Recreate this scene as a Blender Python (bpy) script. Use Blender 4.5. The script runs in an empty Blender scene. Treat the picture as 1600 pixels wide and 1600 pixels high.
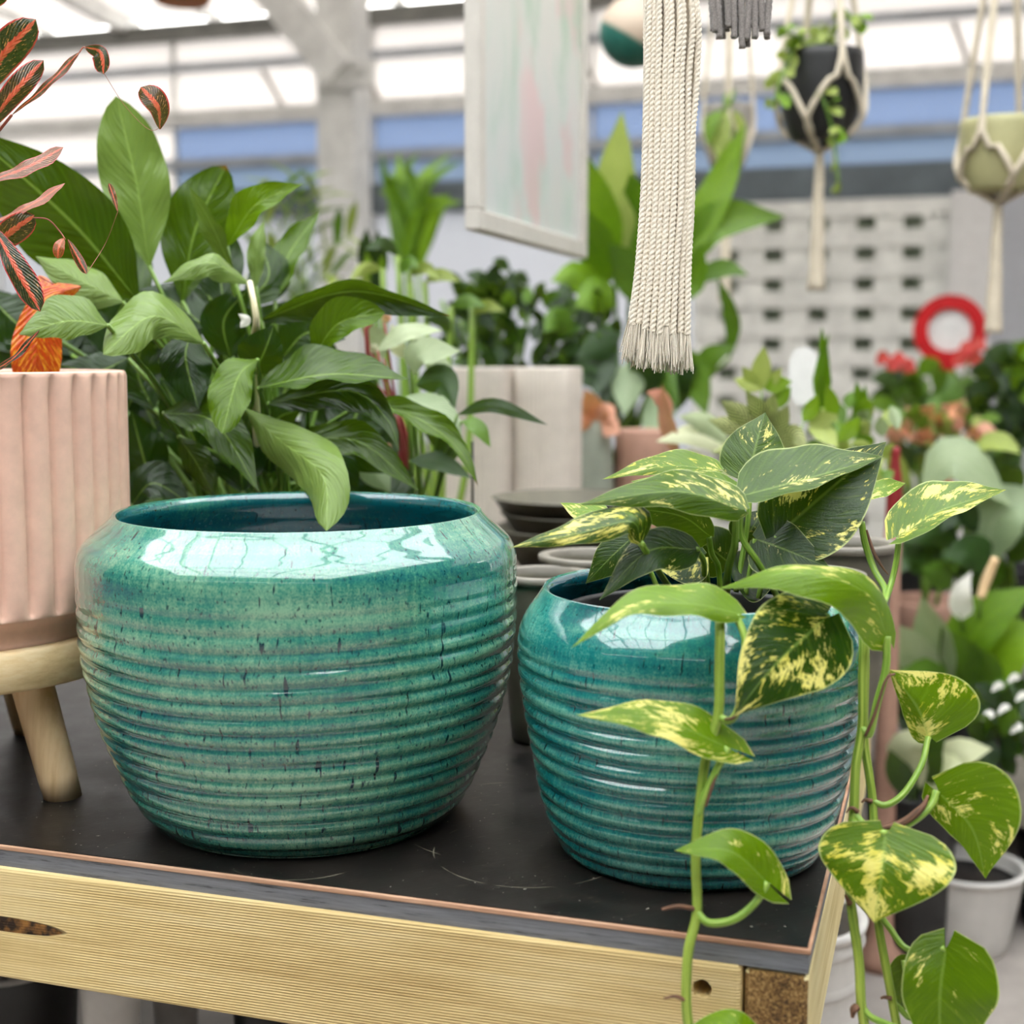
import bpy, bmesh, math, random
from mathutils import Vector as V, Matrix, noise as mnoise

sc = bpy.context.scene
COL = sc.collection
R = math.radians
rnd = random.Random(7)

# ------------------------------------------------------------------ camera
F = 2130.0                      # focal length in pixels of the 1600 px frame
PITCH, YAW = R(6.56), R(17.7)
TZ = 0.60                       # height of the display table top
CAM = V((0, 0, TZ + 0.385))
cd = bpy.data.cameras.new('camera')
cam = bpy.data.objects.new('camera', cd)
COL.objects.link(cam)
cam.location = CAM
cam.rotation_euler = (math.pi / 2 - PITCH, 0, YAW)
cd.sensor_width = 36.0
cd.lens = 36.0 * F / 1600.0
cd.clip_start = 0.02
cd.dof.use_dof = True
cd.dof.focus_distance = 1.09
cd.dof.aperture_fstop = 4.4
sc.camera = cam

# ------------------------------------------------------------------ sky, exposure
world = bpy.data.worlds.new('overcast_sky')
sc.world = world
world.use_nodes = True
bg = world.node_tree.nodes['Background']
bg.inputs['Color'].default_value = (1.0, 0.985, 0.965, 1)
bg.inputs['Strength'].default_value = 8.4
sc.view_settings.view_transform = 'Standard'
sc.view_settings.look = 'None'
sc.view_settings.exposure = 0.0
sc.view_settings.gamma = 1.0
sc.view_settings.use_curve_mapping = False
sc.cycles.use_denoising = True
sc.cycles.max_bounces = 8
sc.cycles.transparent_max_bounces = 12
sc.cycles.sample_clamp_indirect = 6.0
sc.cycles.caustics_reflective = False
sc.cycles.caustics_refractive = False

# ------------------------------------------------------------------ helpers
FW = V((-math.sin(YAW) * math.cos(PITCH), math.cos(YAW) * math.cos(PITCH), -math.sin(PITCH)))
RT = V((math.cos(YAW), math.sin(YAW), 0))
UP = RT.cross(FW)

def P(px, py, d):
    """world point seen at a pixel of the photograph at depth d"""
    return CAM + d * (FW + RT * ((px - 800) / F) + UP * ((800 - py) / F))

def PZ(px, py, z):
    r = FW + RT * ((px - 800) / F) + UP * ((800 - py) / F)
    return CAM + r * ((z - CAM.z) / r.z)

def PY(px, py, y):
    r = FW + RT * ((px - 800) / F) + UP * ((800 - py) / F)
    return CAM + r * ((y - CAM.y) / r.y)

def PX(px, py, x):
    r = FW + RT * ((px - 800) / F) + UP * ((800 - py) / F)
    return CAM + r * ((x - CAM.x) / r.x)

def G(px, d, z):
    p = P(px, 560, d)
    return V((p.x, p.y, z))

def lin(r, g, b):
    f = lambda c: (c / 255 / 12.92) if c / 255 <= 0.04045 else ((c / 255 + 0.055) / 1.055) ** 2.4
    return (f(r), f(g), f(b), 1.0)

def wloc(o):
    p = V((0, 0, 0))
    while o:
        p += o.location
        o = o.parent
    return p

def tag(o, label=None, cat=None, group=None, kind=None):
    if label: o['label'] = label
    if cat: o['category'] = cat
    if group: o['group'] = group
    if kind: o['kind'] = kind
    return o

def thing(name, label, cat, loc, group=None):
    o = bpy.data.objects.new(name, None)
    o.empty_display_size = 0.05
    COL.objects.link(o)
    o.location = loc
    return tag(o, label, cat, group)

def struct(o):
    o['kind'] = 'structure'
    return o

def mk(name, verts, faces, m, parent=None, uvs=None, smooth=True, attr=None):
    """one mesh object from world coordinates, its origin at the middle of its box"""
    vs = [V(v) for v in verts]
    lo = V((min(v.x for v in vs), min(v.y for v in vs), min(v.z for v in vs)))
    hi = V((max(v.x for v in vs), max(v.y for v in vs), max(v.z for v in vs)))
    c = (lo + hi) / 2
    me = bpy.data.meshes.new(name)
    me.from_pydata([tuple(v - c) for v in vs], [], faces)
    if smooth:
        me.polygons.foreach_set('use_smooth', [True] * len(me.polygons))
    if uvs is not None:
        ul = me.uv_layers.new(name='UVMap')
        li = [0] * len(me.loops)
        me.loops.foreach_get('vertex_index', li)
        flat = []
        for i in li:
            flat += uvs[i]
        ul.data.foreach_set('uv', flat)
    if attr:
        for an, av in attr.items():
            a = me.attributes.new(an, 'FLOAT', 'POINT')
            a.data.foreach_set('value', av)
    me.materials.append(m)
    me.update()
    o = bpy.data.objects.new(name, me)
    COL.objects.link(o)
    if parent:
        o.parent = parent
        o.location = c - wloc(parent)
    else:
        o.location = c
    return o

def dup(o, parent, loc=None, name=None):
    c = o.copy()
    COL.objects.link(c)
    c.parent = parent
    if loc is not None:
        c.location = loc
    return c

def bevel_box_mesh(lo, hi, bev=0.0, seg=1):
    bm = bmesh.new()
    bmesh.ops.create_cube(bm, size=1.0)
    s = V(hi) - V(lo)
    c = (V(hi) + V(lo)) / 2
    for v in bm.verts:
        v.co = V((v.co.x * s.x, v.co.y * s.y, v.co.z * s.z)) + c
    if bev > 0:
        bmesh.ops.bevel(bm, geom=list(bm.edges), offset=bev, segments=seg, affect='EDGES', profile=0.5)
    bm.verts.index_update()
    vs = [v.co.copy() for v in bm.verts]
    fs = [[v.index for v in f.verts] for f in bm.faces]
    bm.free()
    return vs, fs

def box(name, lo, hi, m, parent=None, bev=0.0, seg=1):
    lo, hi = V([min(a, b) for a, b in zip(lo, hi)]), V([max(a, b) for a, b in zip(lo, hi)])
    vs, fs = bevel_box_mesh(lo, hi, bev, seg)
    return mk(name, vs, fs, m, parent, smooth=False)

def bar(name, a, b, w, h, m, parent=None, upv=V((0, 0, 1))):
    """a straight bar of section w x h from a to b"""
    a, b = V(a), V(b)
    t = (b - a).normalized()
    s = t.cross(upv)
    if s.length < 1e-4:
        s = t.cross(V((0, 1, 0)))
    s.normalize()
    n = s.cross(t)
    vs = []
    for p in (a, b):
        for i, j in ((-1, -1), (1, -1), (1, 1), (-1, 1)):
            vs.append(p + s * (i * w / 2) + n * (j * h / 2))
    fs = [(0, 1, 2, 3), (7, 6, 5, 4), (0, 4, 5, 1), (1, 5, 6, 2), (2, 6, 7, 3), (3, 7, 4, 0)]
    return mk(name, vs, fs, m, parent, smooth=False)

def spline(pts, n):
    """Catmull-Rom through the points"""
    pts = [V(p) for p in pts]
    if len(pts) == 2:
        return [pts[0].lerp(pts[1], i / n) for i in range(n + 1)]
    q = [pts[0] * 2 - pts[1]] + pts + [pts[-1] * 2 - pts[-2]]
    # arc lengths give an even step
    L = [(pts[i + 1] - pts[i]).length for i in range(len(pts) - 1)]
    tot = sum(L)
    out = []
    for k in range(n + 1):
        s = tot * k / n
        i = 0
        while i < len(L) - 1 and s > L[i]:
            s -= L[i]
            i += 1
        t = min(1.0, s / max(L[i], 1e-9))
        p0, p1, p2, p3 = q[i], q[i + 1], q[i + 2], q[i + 3]
        out.append(0.5 * ((2 * p1) + (p2 - p0) * t + (2 * p0 - 5 * p1 + 4 * p2 - p3) * t * t
                          + (3 * p1 - p0 - 3 * p2 + p3) * t ** 3))
    return out

def tube(name, pts, r, m, parent=None, seg=8, n=None, lobes=0, pitch=0.01, amp=0.2, cap=True):
    """round or twisted tube along a smooth path; r a number or a list along the path"""
    n = n or max(4, 6 * (len(pts) - 1))
    S = spline(pts, n)
    vs, fs, uv = [], [], []
    side = None
    dist = 0.0
    for i, p in enumerate(S):
        t = (S[min(i + 1, n)] - S[max(i - 1, 0)]).normalized()
        if side is None:
            side = t.cross(V((0.31, 0.83, 0.2))).normalized()
        side = (side - t * side.dot(t)).normalized()
        nn = t.cross(side)
        if i:
            dist += (S[i] - S[i - 1]).length
        if isinstance(r, (list, tuple)):
            f = i / n * (len(r) - 1)
            k = min(int(f), len(r) - 2)
            rr = r[k] + (r[k + 1] - r[k]) * (f - k)
        else:
            rr = r
        for j in range(seg):
            a = 2 * math.pi * j / seg
            q = rr
            if lobes:
                q = rr * (1 - amp + amp * abs(math.cos(0.5 * lobes * (a - 2 * math.pi * dist / pitch))) * 1.35)
            vs.append(p + (side * math.cos(a) + nn * math.sin(a)) * q)
            uv.append((j / seg, i / n))
    for i in range(n):
        for j in range(seg):
            a, b = i * seg + j, i * seg + (j + 1) % seg
            fs.append((a, b, b + seg, a + seg))
    if cap:
        fs.append(tuple(range(seg))[::-1])
        fs.append(tuple(range(n * seg, (n + 1) * seg)))
    return mk(name, vs, fs, m, parent, uvs=uv)

def smoothprof(pts, step=0.004):
    out = []
    q = [V((p[0], p[1], 0)) for p in pts]
    L = sum((q[i + 1] - q[i]).length for i in range(len(q) - 1))
    return [(p.x, p.y) for p in spline(q, max(6, int(L / step)))]

def lathe(name, prof, seg, m, loc, parent=None, rip=None, flute=None, sq=None, cap=True):
    """turned body; prof is a list of (radius, height); rip(z, a) and flute(a, z) change the radius"""
    vs, fs, uv, at = [], [], [], []
    n = len(prof)
    arc = 0.0
    for i, (r, z) in enumerate(prof):
        if i:
            arc += math.hypot(r - prof[i - 1][0], z - prof[i - 1][1])
        for j in range(seg):
            a = 2 * math.pi * j / seg
            rr, g = r, 0.5
            if rip:
                dr, g = rip(r, z, a, i)
                rr += dr
            if flute:
                rr += flute(a, z)
            cx, cy = math.cos(a), math.sin(a)
            if sq:
                k = (abs(cx) ** sq + abs(cy) ** sq) ** (-1.0 / sq)
                cx, cy = cx * k, cy * k
            vs.append(V((loc[0] + rr * cx, loc[1] + rr * cy, loc[2] + z)))
            uv.append((j / seg, arc))
            at.append(g)
    for i in range(n - 1):
        for j in range(seg):
            a, b = i * seg + j, i * seg + (j + 1) % seg
            fs.append((a, b, b + seg, a + seg))
    if cap and prof[0][0] > 1e-5:
        fs.append(tuple(range(seg))[::-1])
    if cap and prof[-1][0] > 1e-5:
        fs.append(tuple(range((n - 1) * seg, n * seg)))
    return mk(name, vs, fs, m, parent, uvs=uv, attr={'ridge': at} if rip else None)

# ------------------------------------------------------------------ material nodes
class MB:
    def __init__(self, name):
        self.m = bpy.data.materials.new(name)
        self.m.use_nodes = True
        self.t = self.m.node_tree
        self.t.nodes.clear()
        self.out = self.t.nodes.new('ShaderNodeOutputMaterial')

    def n(self, kind, out=0, ins=None, **props):
        nd = self.t.nodes.new('ShaderNode' + kind)
        for k, v in props.items():
            setattr(nd, k, v)
        for k, v in (ins or {}).items():
            s = nd.inputs[k]
            if isinstance(v, bpy.types.NodeSocket):
                self.t.links.new(v, s)
            else:
                s.default_value = v
        return nd.outputs[out]

    def math(self, op, a, b=0.0, c=0.0, clamp=False):
        return self.n('Math', ins={0: a, 1: b, 2: c}, operation=op, use_clamp=clamp)

    def sep(self, v):
        nd = self.t.nodes.new('ShaderNodeSeparateXYZ')
        self.t.links.new(v, nd.inputs[0])
        return nd.outputs

    def comb(self, x, y, z):
        return self.n('CombineXYZ', ins={0: x, 1: y, 2: z})

    def noise(self, vec, scale=5.0, detail=2.0, rough=0.5, dist=0.0):
        return self.n('TexNoise', ins={'Vector': vec, 'Scale': scale, 'Detail': detail, 'Roughness': rough, 'Distortion': dist})

    def mapr(self, v, a, b, c=0.0, d=1.0):
        return self.n('MapRange', ins={0: v, 1: a, 2: b, 3: c, 4: d})

    def ramp(self, fac, stops):
        nd = self.t.nodes.new('ShaderNodeValToRGB')
        el = nd.color_ramp.elements
        while len(el) < len(stops):
            el.new(0.5)
        for e, (p, c) in zip(el, stops):
            e.position = p
            e.color = c
        self.t.links.new(fac, nd.inputs[0])
        return nd.outputs[0]

    def mix(self, f, a, b, blend='MIX'):
        nd = self.t.nodes.new('ShaderNodeMix')
        nd.data_type = 'RGBA'
        nd.blend_type = blend
        for s, v in ((nd.inputs[0], f), (nd.inputs[6], a), (nd.inputs[7], b)):
            if isinstance(v, bpy.types.NodeSocket):
                self.t.links.new(v, s)
            else:
                s.default_value = v
        return nd.outputs[2]

    def bump(self, h, strength=0.3, dist=0.002, normal=None):
        ins = {'Height': h, 'Strength': strength, 'Distance': dist}
        if normal is not None:
            ins['Normal'] = normal
        return self.n('Bump', ins=ins)

    def bsdf(self, **kw):
        nm = {'color': 'Base Color', 'rough': 'Roughness', 'metal': 'Metallic', 'normal': 'Normal', 'ior': 'IOR',
              'coat': 'Coat Weight', 'coat_rough': 'Coat Roughness', 'coat_ior': 'Coat IOR', 'spec': 'Specular IOR Level',
              'sheen': 'Sheen Weight'}
        return self.n('BsdfPrincipled', ins={nm[k]: v for k, v in kw.items()})

    def mixs(self, f, a, b):
        nd = self.t.nodes.new('ShaderNodeMixShader')
        if isinstance(f, bpy.types.NodeSocket):
            self.t.links.new(f, nd.inputs[0])
        else:
            nd.inputs[0].default_value = f
        self.t.links.new(a, nd.inputs[1])
        self.t.links.new(b, nd.inputs[2])
        return nd.outputs[0]

    def done(self, s):
        self.t.links.new(s, self.out.inputs[0])
        return self.m

    def obj(self):
        return self.n('TexCoord', out=3)

    def gen(self):
        return self.n('TexCoord', out=0)

    def uv(self):
        return self.n('TexCoord', out=2)

    def pos(self):
        return self.n('NewGeometry', out=0)

    def rand(self):
        return self.n('ObjectInfo', out=5)

    def ocol(self):
        nd = self.t.nodes.new('ShaderNodeObjectInfo')
        sp = self.t.nodes.new('ShaderNodeSeparateColor')
        self.t.links.new(nd.outputs['Color'], sp.inputs[0])
        return sp.outputs

def plain(name, col, rough=0.6, metal=0.0, nz=0.08, scale=30.0, bump=0.0, spec=0.5):
    b = MB(name)
    f = b.noise(b.pos(), scale, 4.0, 0.6)
    dk = tuple(c * (1 - 2.2 * nz) for c in col[:3]) + (1,)
    lt = tuple(min(1, c * (1 + 2.2 * nz)) for c in col[:3]) + (1,)
    c = b.ramp(f, [(0.3, dk), (0.7, lt)])
    kw = dict(color=c, rough=rough, metal=metal, spec=spec)
    if bump:
        kw['normal'] = b.bump(f, bump, 0.002)
    return b.done(b.bsdf(**kw))

# ------------------------------------------------------------------ leaves
PROF = {
    'heart': [(0, 0.10), (0.03, 0.55), (0.10, 0.86), (0.22, 1.0), (0.38, 0.97), (0.55, 0.80), (0.72, 0.52), (0.86, 0.25), (0.95, 0.08), (1, 0)],
    'lance': [(0, 0.04), (0.08, 0.34), (0.22, 0.78), (0.40, 1.0), (0.55, 0.96), (0.72, 0.70), (0.86, 0.36), (0.95, 0.11), (1, 0)],
    'oval': [(0, 0.05), (0.12, 0.38), (0.35, 0.76), (0.62, 1.0), (0.80, 0.93), (0.91, 0.68), (0.97, 0.36), (1, 0)],
    'broad': [(0, 0.05), (0.12, 0.38), (0.30, 0.82), (0.48, 1.0), (0.64, 0.97), (0.78, 0.80), (0.90, 0.50), (0.965, 0.24), (1, 0)],
    'strap': [(0, 0.5), (0.2, 0.8), (0.5, 1.0), (0.75, 0.75), (0.92, 0.3), (1, 0)],
}

def prof(name, v):
    p = PROF[name]
    for i in range(len(p) - 1):
        if v <= p[i + 1][0]:
            t = (v - p[i][0]) / (p[i + 1][0] - p[i][0])
            # smooth between keys
            m0 = (p[i + 1][1] - p[max(i - 1, 0)][1]) / max(1e-6, p[i + 1][0] - p[max(i - 1, 0)][0]) * (p[i + 1][0] - p[i][0])
            j = min(i + 2, len(p) - 1)
            m1 = (p[j][1] - p[i][1]) / max(1e-6, p[j][0] - p[i][0]) * (p[i + 1][0] - p[i][0])
            h = (2 * t ** 3 - 3 * t * t + 1) * p[i][1] + (t ** 3 - 2 * t * t + t) * m0 + (-2 * t ** 3 + 3 * t * t) * p[i + 1][1] + (t ** 3 - t * t) * m1
            return max(0.0, h)
    return 0.0

def leafmesh(name, parent, S, AD, BD, pn, m, lobe=0.0, wave=0.0, cup=0.0, col=None, k=5, seed=0):
    """blade from a spine S and, at each spine point, the vectors to the two margins at full width"""
    n = len(S) - 1
    L = sum((S[i + 1] - S[i]).length for i in range(n))
    vs, fs, uv = [], [], []
    ph = seed * 1.7
    for i, s in enumerate(S):
        v = i / n
        t = (S[min(i + 1, n)] - S[max(i - 1, 0)]).normalized()
        w = prof(pn, v)
        nrm = t.cross(AD[i] - BD[i])
        if nrm.length > 1e-9:
            nrm.normalize()
        for j in range(-k, k + 1):
            u = j / k
            d = AD[i] if u > 0 else BD[i]
            a = abs(u)
            p = s + d * (w * a)
            if lobe:
                p = p - t * (lobe * L * (a ** 1.5) * max(0.0, 1 - v / 0.3) ** 2)
            p = p + nrm * (L * (cup * a * a * w + wave * (0.35 + a) * a * w * math.sin(v * 17 + ph + (1.3 if u > 0 else 0.0))))
            vs.append(p)
            uv.append((0.5 + 0.5 * u, v))
    c = 2 * k + 1
    for i in range(n):
        for j in range(2 * k):
            a = i * c + j
            fs.append((a, a + 1, a + c + 1, a + c))
    o = mk(name, vs, fs, m, parent, uvs=uv)
    o.color = col or (0.5, 0.5, rnd.random(), 1)
    return o

def tn(a):
    return math.tan(R(max(-74, min(74, a))))

LSEED = [0]

def leaf(parent, pts, hA, hB=None, aA=45, aB=-45, pn='lance', m=None, lobe=0.0, wave=0.012, cup=0.0,
         col=None, name='leaf', n=16, k=5):
    """leaf whose spine runs through (pixel x, pixel y, depth) points, base first.  hA / hB: how wide the
    upper (or left) and the lower (or right) half look, in pixels; aA / aB: how far each half turns away
    (+) from the viewer or towards (-) him, in degrees; a pair gives base and tip values"""
    hB = hA if hB is None else hB
    S = spline([P(*p) for p in pts], n)
    ch = S[-1] - S[0]
    LSEED[0] += 1
    AD, BD = [], []
    dx, dy = ch.dot(RT), ch.dot(UP)
    prev = None
    for i, s in enumerate(S):
        v = i / n
        t = (S[min(i + 1, n)] - S[max(i - 1, 0)]).normalized()
        D = (CAM - s)
        sc_ = D.dot(-FW) / F
        D.normalize()
        # blend in the chord so that a spine pointing at the viewer stays stable
        tt = (t + ch.normalized() * 0.35).normalized()
        p = tt.cross(D).normalized()
        if prev is None:
            ref = UP if abs(dx) > abs(dy) else -RT
            if p.dot(ref) < 0:
                p = -p
        elif p.dot(prev) < 0:
            p = -p
        prev = p
        a1 = aA if not isinstance(aA, tuple) else aA[0] + (aA[1] - aA[0]) * v
        b1 = aB if not isinstance(aB, tuple) else aB[0] + (aB[1] - aB[0]) * v
        AD.append((p - D * tn(a1)) * (hA * sc_))
        BD.append((-p - D * tn(b1)) * (hB * sc_))
    return leafmesh(name, parent, S, AD, BD, pn, m, lobe, wave, cup, col, k, LSEED[0])

def leaf3(parent, pts, hw, pn, m, fold=0.25, roll=0.0, lobe=0.0, wave=0.012, cup=0.0, col=None, name='leaf', n=10, k=3):
    """leaf along a spine of world points, blade across the direction square to its plane of bending"""
    S = spline(pts, n)
    AD, BD = [], []
    LSEED[0] += 1
    ch = S[-1] - S[0]
    side = ch.cross(V((0, 0, 1)))
    if side.length < 1e-4:
        side = V((1, 0, 0))
    side.normalize()
    for i in range(n + 1):
        t = (S[min(i + 1, n)] - S[max(i - 1, 0)]).normalized()
        s = (side - t * side.dot(t)).normalized()
        if roll:
            s = Matrix.Rotation(roll, 3, t) @ s
        nn = s.cross(t)
        if nn.z < 0:
            nn = -nn
        AD.append((s + nn * fold) * hw)
        BD.append((-s + nn * fold) * hw)
    return leafmesh(name, parent, S, AD, BD, pn, m, lobe, wave, cup, col, k, LSEED[0])

_c0 = PZ(1262, 1480, TZ)
_s0, _s1 = PY(10, 1437, _c0.y), PY(112, 1457, _c0.y)
_SX, _SZ, _SW = _s0.x, (_s0.z + _s1.z) / 2, _s1.x - _s0.x

# ------------------------------------------------------------------ materials
def glaze(name, dark, mid, light, bias, seed):
    b = MB(name)
    x, y, z = b.sep(b.uv())[:3]
    ridge = b.n('Attribute', out=2, attribute_name='ridge')
    # streaks that run round the body (thrown rings), drips that run down it, broad clouds of thicker glaze
    ring = b.noise(b.comb(b.math('MULTIPLY', x, 4.0), b.math('MULTIPLY', y, 150.0), seed), 1.0, 4.0, 0.65)
    cloud = b.noise(b.comb(b.math('MULTIPLY', x, 8.0), b.math('MULTIPLY', y, 26.0), seed + 3), 1.0, 3.0, 0.55)
    drip = b.noise(b.comb(b.math('MULTIPLY', x, 260.0), b.math('MULTIPLY', y, 60.0), seed + 5), 1.0, 4.0, 0.65)
    fine = b.noise(b.comb(b.math('MULTIPLY', x, 760.0), b.math('MULTIPLY', y, 560.0), seed + 9), 1.0, 2.0, 0.6)
    f = b.math('MULTIPLY_ADD', ring, 0.50, bias + 0.26)
    f = b.math('ADD', f, b.math('MULTIPLY_ADD', cloud, 0.95, -0.48))
    f = b.math('ADD', f, b.math('MULTIPLY_ADD', drip, 0.50, -0.25))
    f = b.math('ADD', f, b.math('MULTIPLY_ADD', fine, 0.62, -0.31))
    f = b.math('ADD', f, b.math('MULTIPLY_ADD', ridge, 0.24, -0.12))
    c = b.ramp(f, [(0.20, dark), (0.48, mid), (0.78, light)])
    # dark iron runs: long thin upright spots
    sp = b.noise(b.comb(b.math('MULTIPLY', x, 270.0), b.math('MULTIPLY', y, 52.0), seed + 21), 1.0, 1.0, 0.4)
    spot = b.mapr(sp, 0.690, 0.730)
    sp2 = b.noise(b.comb(b.math('MULTIPLY', x, 520.0), b.math('MULTIPLY', y, 230.0), seed + 33), 1.0, 1.0, 0.4)
    spot = b.math('MAXIMUM', spot, b.math('MULTIPLY', b.mapr(sp2, 0.66, 0.71), 0.8))
    c = b.mix(spot, c, lin(3, 52, 62))
    h = b.math('ADD', b.math('MULTIPLY', ring, 0.6), b.math('MULTIPLY', fine, 0.25))
    nb = b.bump(h, 0.22, 0.0015)
    rough = b.mapr(fine, 0.3, 0.7, 0.10, 0.22)
    cn = b.bump(b.noise(b.comb(b.math('MULTIPLY', x, 30.0), b.math('MULTIPLY', y, 60.0), seed), 1.0, 2.0), 0.05, 0.002)
    s = b.n('BsdfPrincipled', ins={'Base Color': c, 'Roughness': rough, 'IOR': 1.5, 'Normal': nb, 'Coat Weight': 1.0,
                                   'Coat Roughness': 0.03, 'Coat IOR': 1.65, 'Coat Normal': cn})
    return b.done(s)

M = {}
M['glaze_big'] = glaze('teal_glaze_large', lin(8, 88, 98), lin(56, 132, 114), lin(128, 176, 144), 0.0, 1.3)
M['glaze_small'] = glaze('teal_glaze_small', lin(4, 80, 94), lin(24, 120, 116), lin(108, 172, 150), -0.02, 47.0)

def leafmat(name, kind):
    """leaf blades: colour from the leaf's own coordinates, object colour = (variegation, brightness, seed)"""
    b = MB(name)
    x, v, _ = b.sep(b.uv())[:3]
    r, g, s = b.ocol()[:3]
    u = b.math('MULTIPLY_ADD', x, 2.0, -1.0)
    au = b.math('ABSOLUTE', u)
    sd = b.math('MULTIPLY', s, 40.0)
    side = b.math('MULTIPLY', b.math('SIGN', u), 7.0)
    along = b.math('SUBTRACT', v, b.math('MULTIPLY', au, 0.30))        # constant along a side vein
    veins = b.n('TexWave', ins={'Vector': b.comb(along, 0.0, 0.0), 'Scale': 6.5 if kind != 'croton' else 5.0, 'Distortion': 0.0})
    vn = b.noise(b.comb(b.math('MULTIPLY', along, 26.0), b.math('MULTIPLY', au, 1.5), b.math('ADD', sd, side)), 1.0, 3.0, 0.6)
    rib = b.mapr(au, 0.015, 0.05, 1.0, 0.0)
    grain = b.noise(b.comb(b.math('MULTIPLY', u, 30.0), b.math('MULTIPLY', v, 60.0), sd), 1.0, 3.0, 0.6)
    if kind == 'pothos':
        dk, md = lin(28, 58, 4), lin(106, 142, 6)
        base = b.mix(b.math('MULTIPLY_ADD', vn, 0.5, b.math('MULTIPLY_ADD', g, 1.1, -0.35), clamp=True), dk, md)
        base = b.mix(b.math('MULTIPLY', b.mapr(vn, 0.55, 0.75), 0.22), base, lin(140, 165, 60))
        st = b.noise(b.comb(b.math('MULTIPLY', along, 12.0), b.math('MULTIPLY', au, 3.2), b.math('ADD', sd, side)), 1.0, 5.0, 0.68, 0.6)
        st2 = b.noise(b.comb(b.math('MULTIPLY', along, 60.0), b.math('MULTIPLY', au, 9.0), b.math('ADD', sd, side)), 1.0, 4.0, 0.7)
        big = b.noise(b.comb(b.math('MULTIPLY', u, 1.4), b.math('MULTIPLY', v, 2.2), sd), 1.0, 2.0, 0.5)
        q = b.math('ADD', b.math('MULTIPLY', st, 0.55), b.math('ADD', b.math('MULTIPLY', big, 0.55), b.math('MULTIPLY', st2, 0.28)))
        thr = b.math('MULTIPLY_ADD', r, -0.36, 0.935)
        yel = b.n('MapRange', ins={0: b.math('SUBTRACT', q, thr), 1: -0.012, 2: 0.03, 3: 0.0, 4: 1.0})
        ycol = b.mix(b.mapr(big, 0.4, 0.62), lin(214, 204, 60), lin(236, 226, 128))
        c = b.mix(yel, base, ycol)
        c = b.mix(b.math('MULTIPLY', rib, 0.35), c, lin(150, 180, 80))
        c = b.mix(b.math('MULTIPLY', b.mapr(au, 0.955, 0.985), 0.7), c, lin(196, 206, 130))
        rough, spec, tr = 0.26, 0.36, 0.22
        hb = b.math('ADD', b.math('MULTIPLY', vn, 0.8), b.math('MULTIPLY', grain, 0.25))
    elif kind == 'lily':
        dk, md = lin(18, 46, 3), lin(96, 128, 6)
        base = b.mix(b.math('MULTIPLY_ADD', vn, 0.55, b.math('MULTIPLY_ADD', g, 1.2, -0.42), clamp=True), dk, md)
        base = b.mix(b.math('MULTIPLY', veins, 0.05), base, lin(110, 150, 60))
        c = b.mix(b.math('MULTIPLY', rib, 0.65), base, lin(136, 168, 70))
        c = b.mix(r, c, lin(164, 184, 126))  # paler undersides, and sheen painted into some upper faces
        tip = b.math('MULTIPLY', b.mapr(v, 0.955, 0.99), b.mapr(s, 0.62, 0.66))
        c = b.mix(tip, c, lin(120, 72, 20))
        rough, spec, tr = 0.27, 0.28, 0.18
        hb = b.math('ADD', b.math('MULTIPLY', veins, 0.10), b.math('MULTIPLY', b.noise(b.comb(b.math('MULTIPLY', along, 14.0), b.math('MULTIPLY', au, 1.6), b.math('ADD', sd, side)), 1.0, 2.0, 0.5), 2.2))
    elif kind == 'croton':
        base = b.mix(b.mapr(grain, 0.35, 0.7), lin(22, 24, 14), lin(60, 66, 34))
        mid = b.math('ADD', b.mapr(au, 0.06, 0.30, 1.0, 0.0), b.math('MULTIPLY_ADD', vn, 1.9, -1.05))
        c = b.mix(b.mapr(mid, 0.30, 0.42), base, b.mix(b.mapr(vn, 0.35, 0.65), lin(206, 60, 44), lin(230, 112, 84)))
        st2 = b.noise(b.comb(b.math('MULTIPLY', along, 50.0), b.math('MULTIPLY', au, 5.0), b.math('ADD', sd, side)), 1.0, 3.0, 0.7)
        c = b.mix(b.mapr(st2, 0.615, 0.655), c, lin(228, 156, 86))
        edge = b.mapr(b.math('ADD', au, b.math('MULTIPLY', vn, 0.1)), 0.92, 0.98)
        c = b.mix(edge, c, lin(196, 52, 60))
        c = b.mix(r, c, b.mix(b.mapr(st2, 0.5, 0.62), lin(206, 68, 14), lin(240, 168, 40)))
        c = b.mix(b.math('MULTIPLY', b.mapr(g, 0.5, 1.0), 0.8), c, lin(206, 140, 124))
        rough, spec, tr = 0.26, 0.6, 0.12
        hb = b.math('ADD', b.math('MULTIPLY', veins, 0.4), b.math('MULTIPLY', vn, 0.5))
    elif kind == 'calathea':
        band = b.n('TexWave', ins={'Vector': b.comb(along, 0.0, 0.0), 'Scale': 3.2, 'Distortion': 0.0})
        c = b.mix(b.mapr(band, 0.4, 0.6), lin(58, 84, 40), lin(206, 208, 142))
        rough, spec, tr = 0.4, 0.4, 0.2
        hb = vn
    else:
        d1, d2 = {'bright': (lin(62, 106, 6), lin(132, 170, 30)), 'dark': (lin(22, 46, 16), lin(58, 92, 36)),
                  'mid': (lin(58, 100, 20), lin(112, 150, 50)), 'pale': (lin(120, 144, 104), lin(186, 198, 158)),
                  'cream': (lin(196, 204, 150), lin(232, 232, 200)), 'palm': (lin(120, 140, 50), lin(176, 190, 100)),
                  'pink': (lin(176, 96, 84), lin(226, 168, 140)), 'red': (lin(150, 20, 26), lin(206, 52, 54)),
                  'orange': (lin(190, 96, 60), lin(230, 160, 120)), 'white': (lin(226, 222, 206), lin(246, 244, 236))}[kind]
        c = b.mix(b.math('MULTIPLY_ADD', vn, 0.6, b.math('MULTIPLY_ADD', g, 1.0, -0.3), clamp=True), d1, d2)
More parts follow.
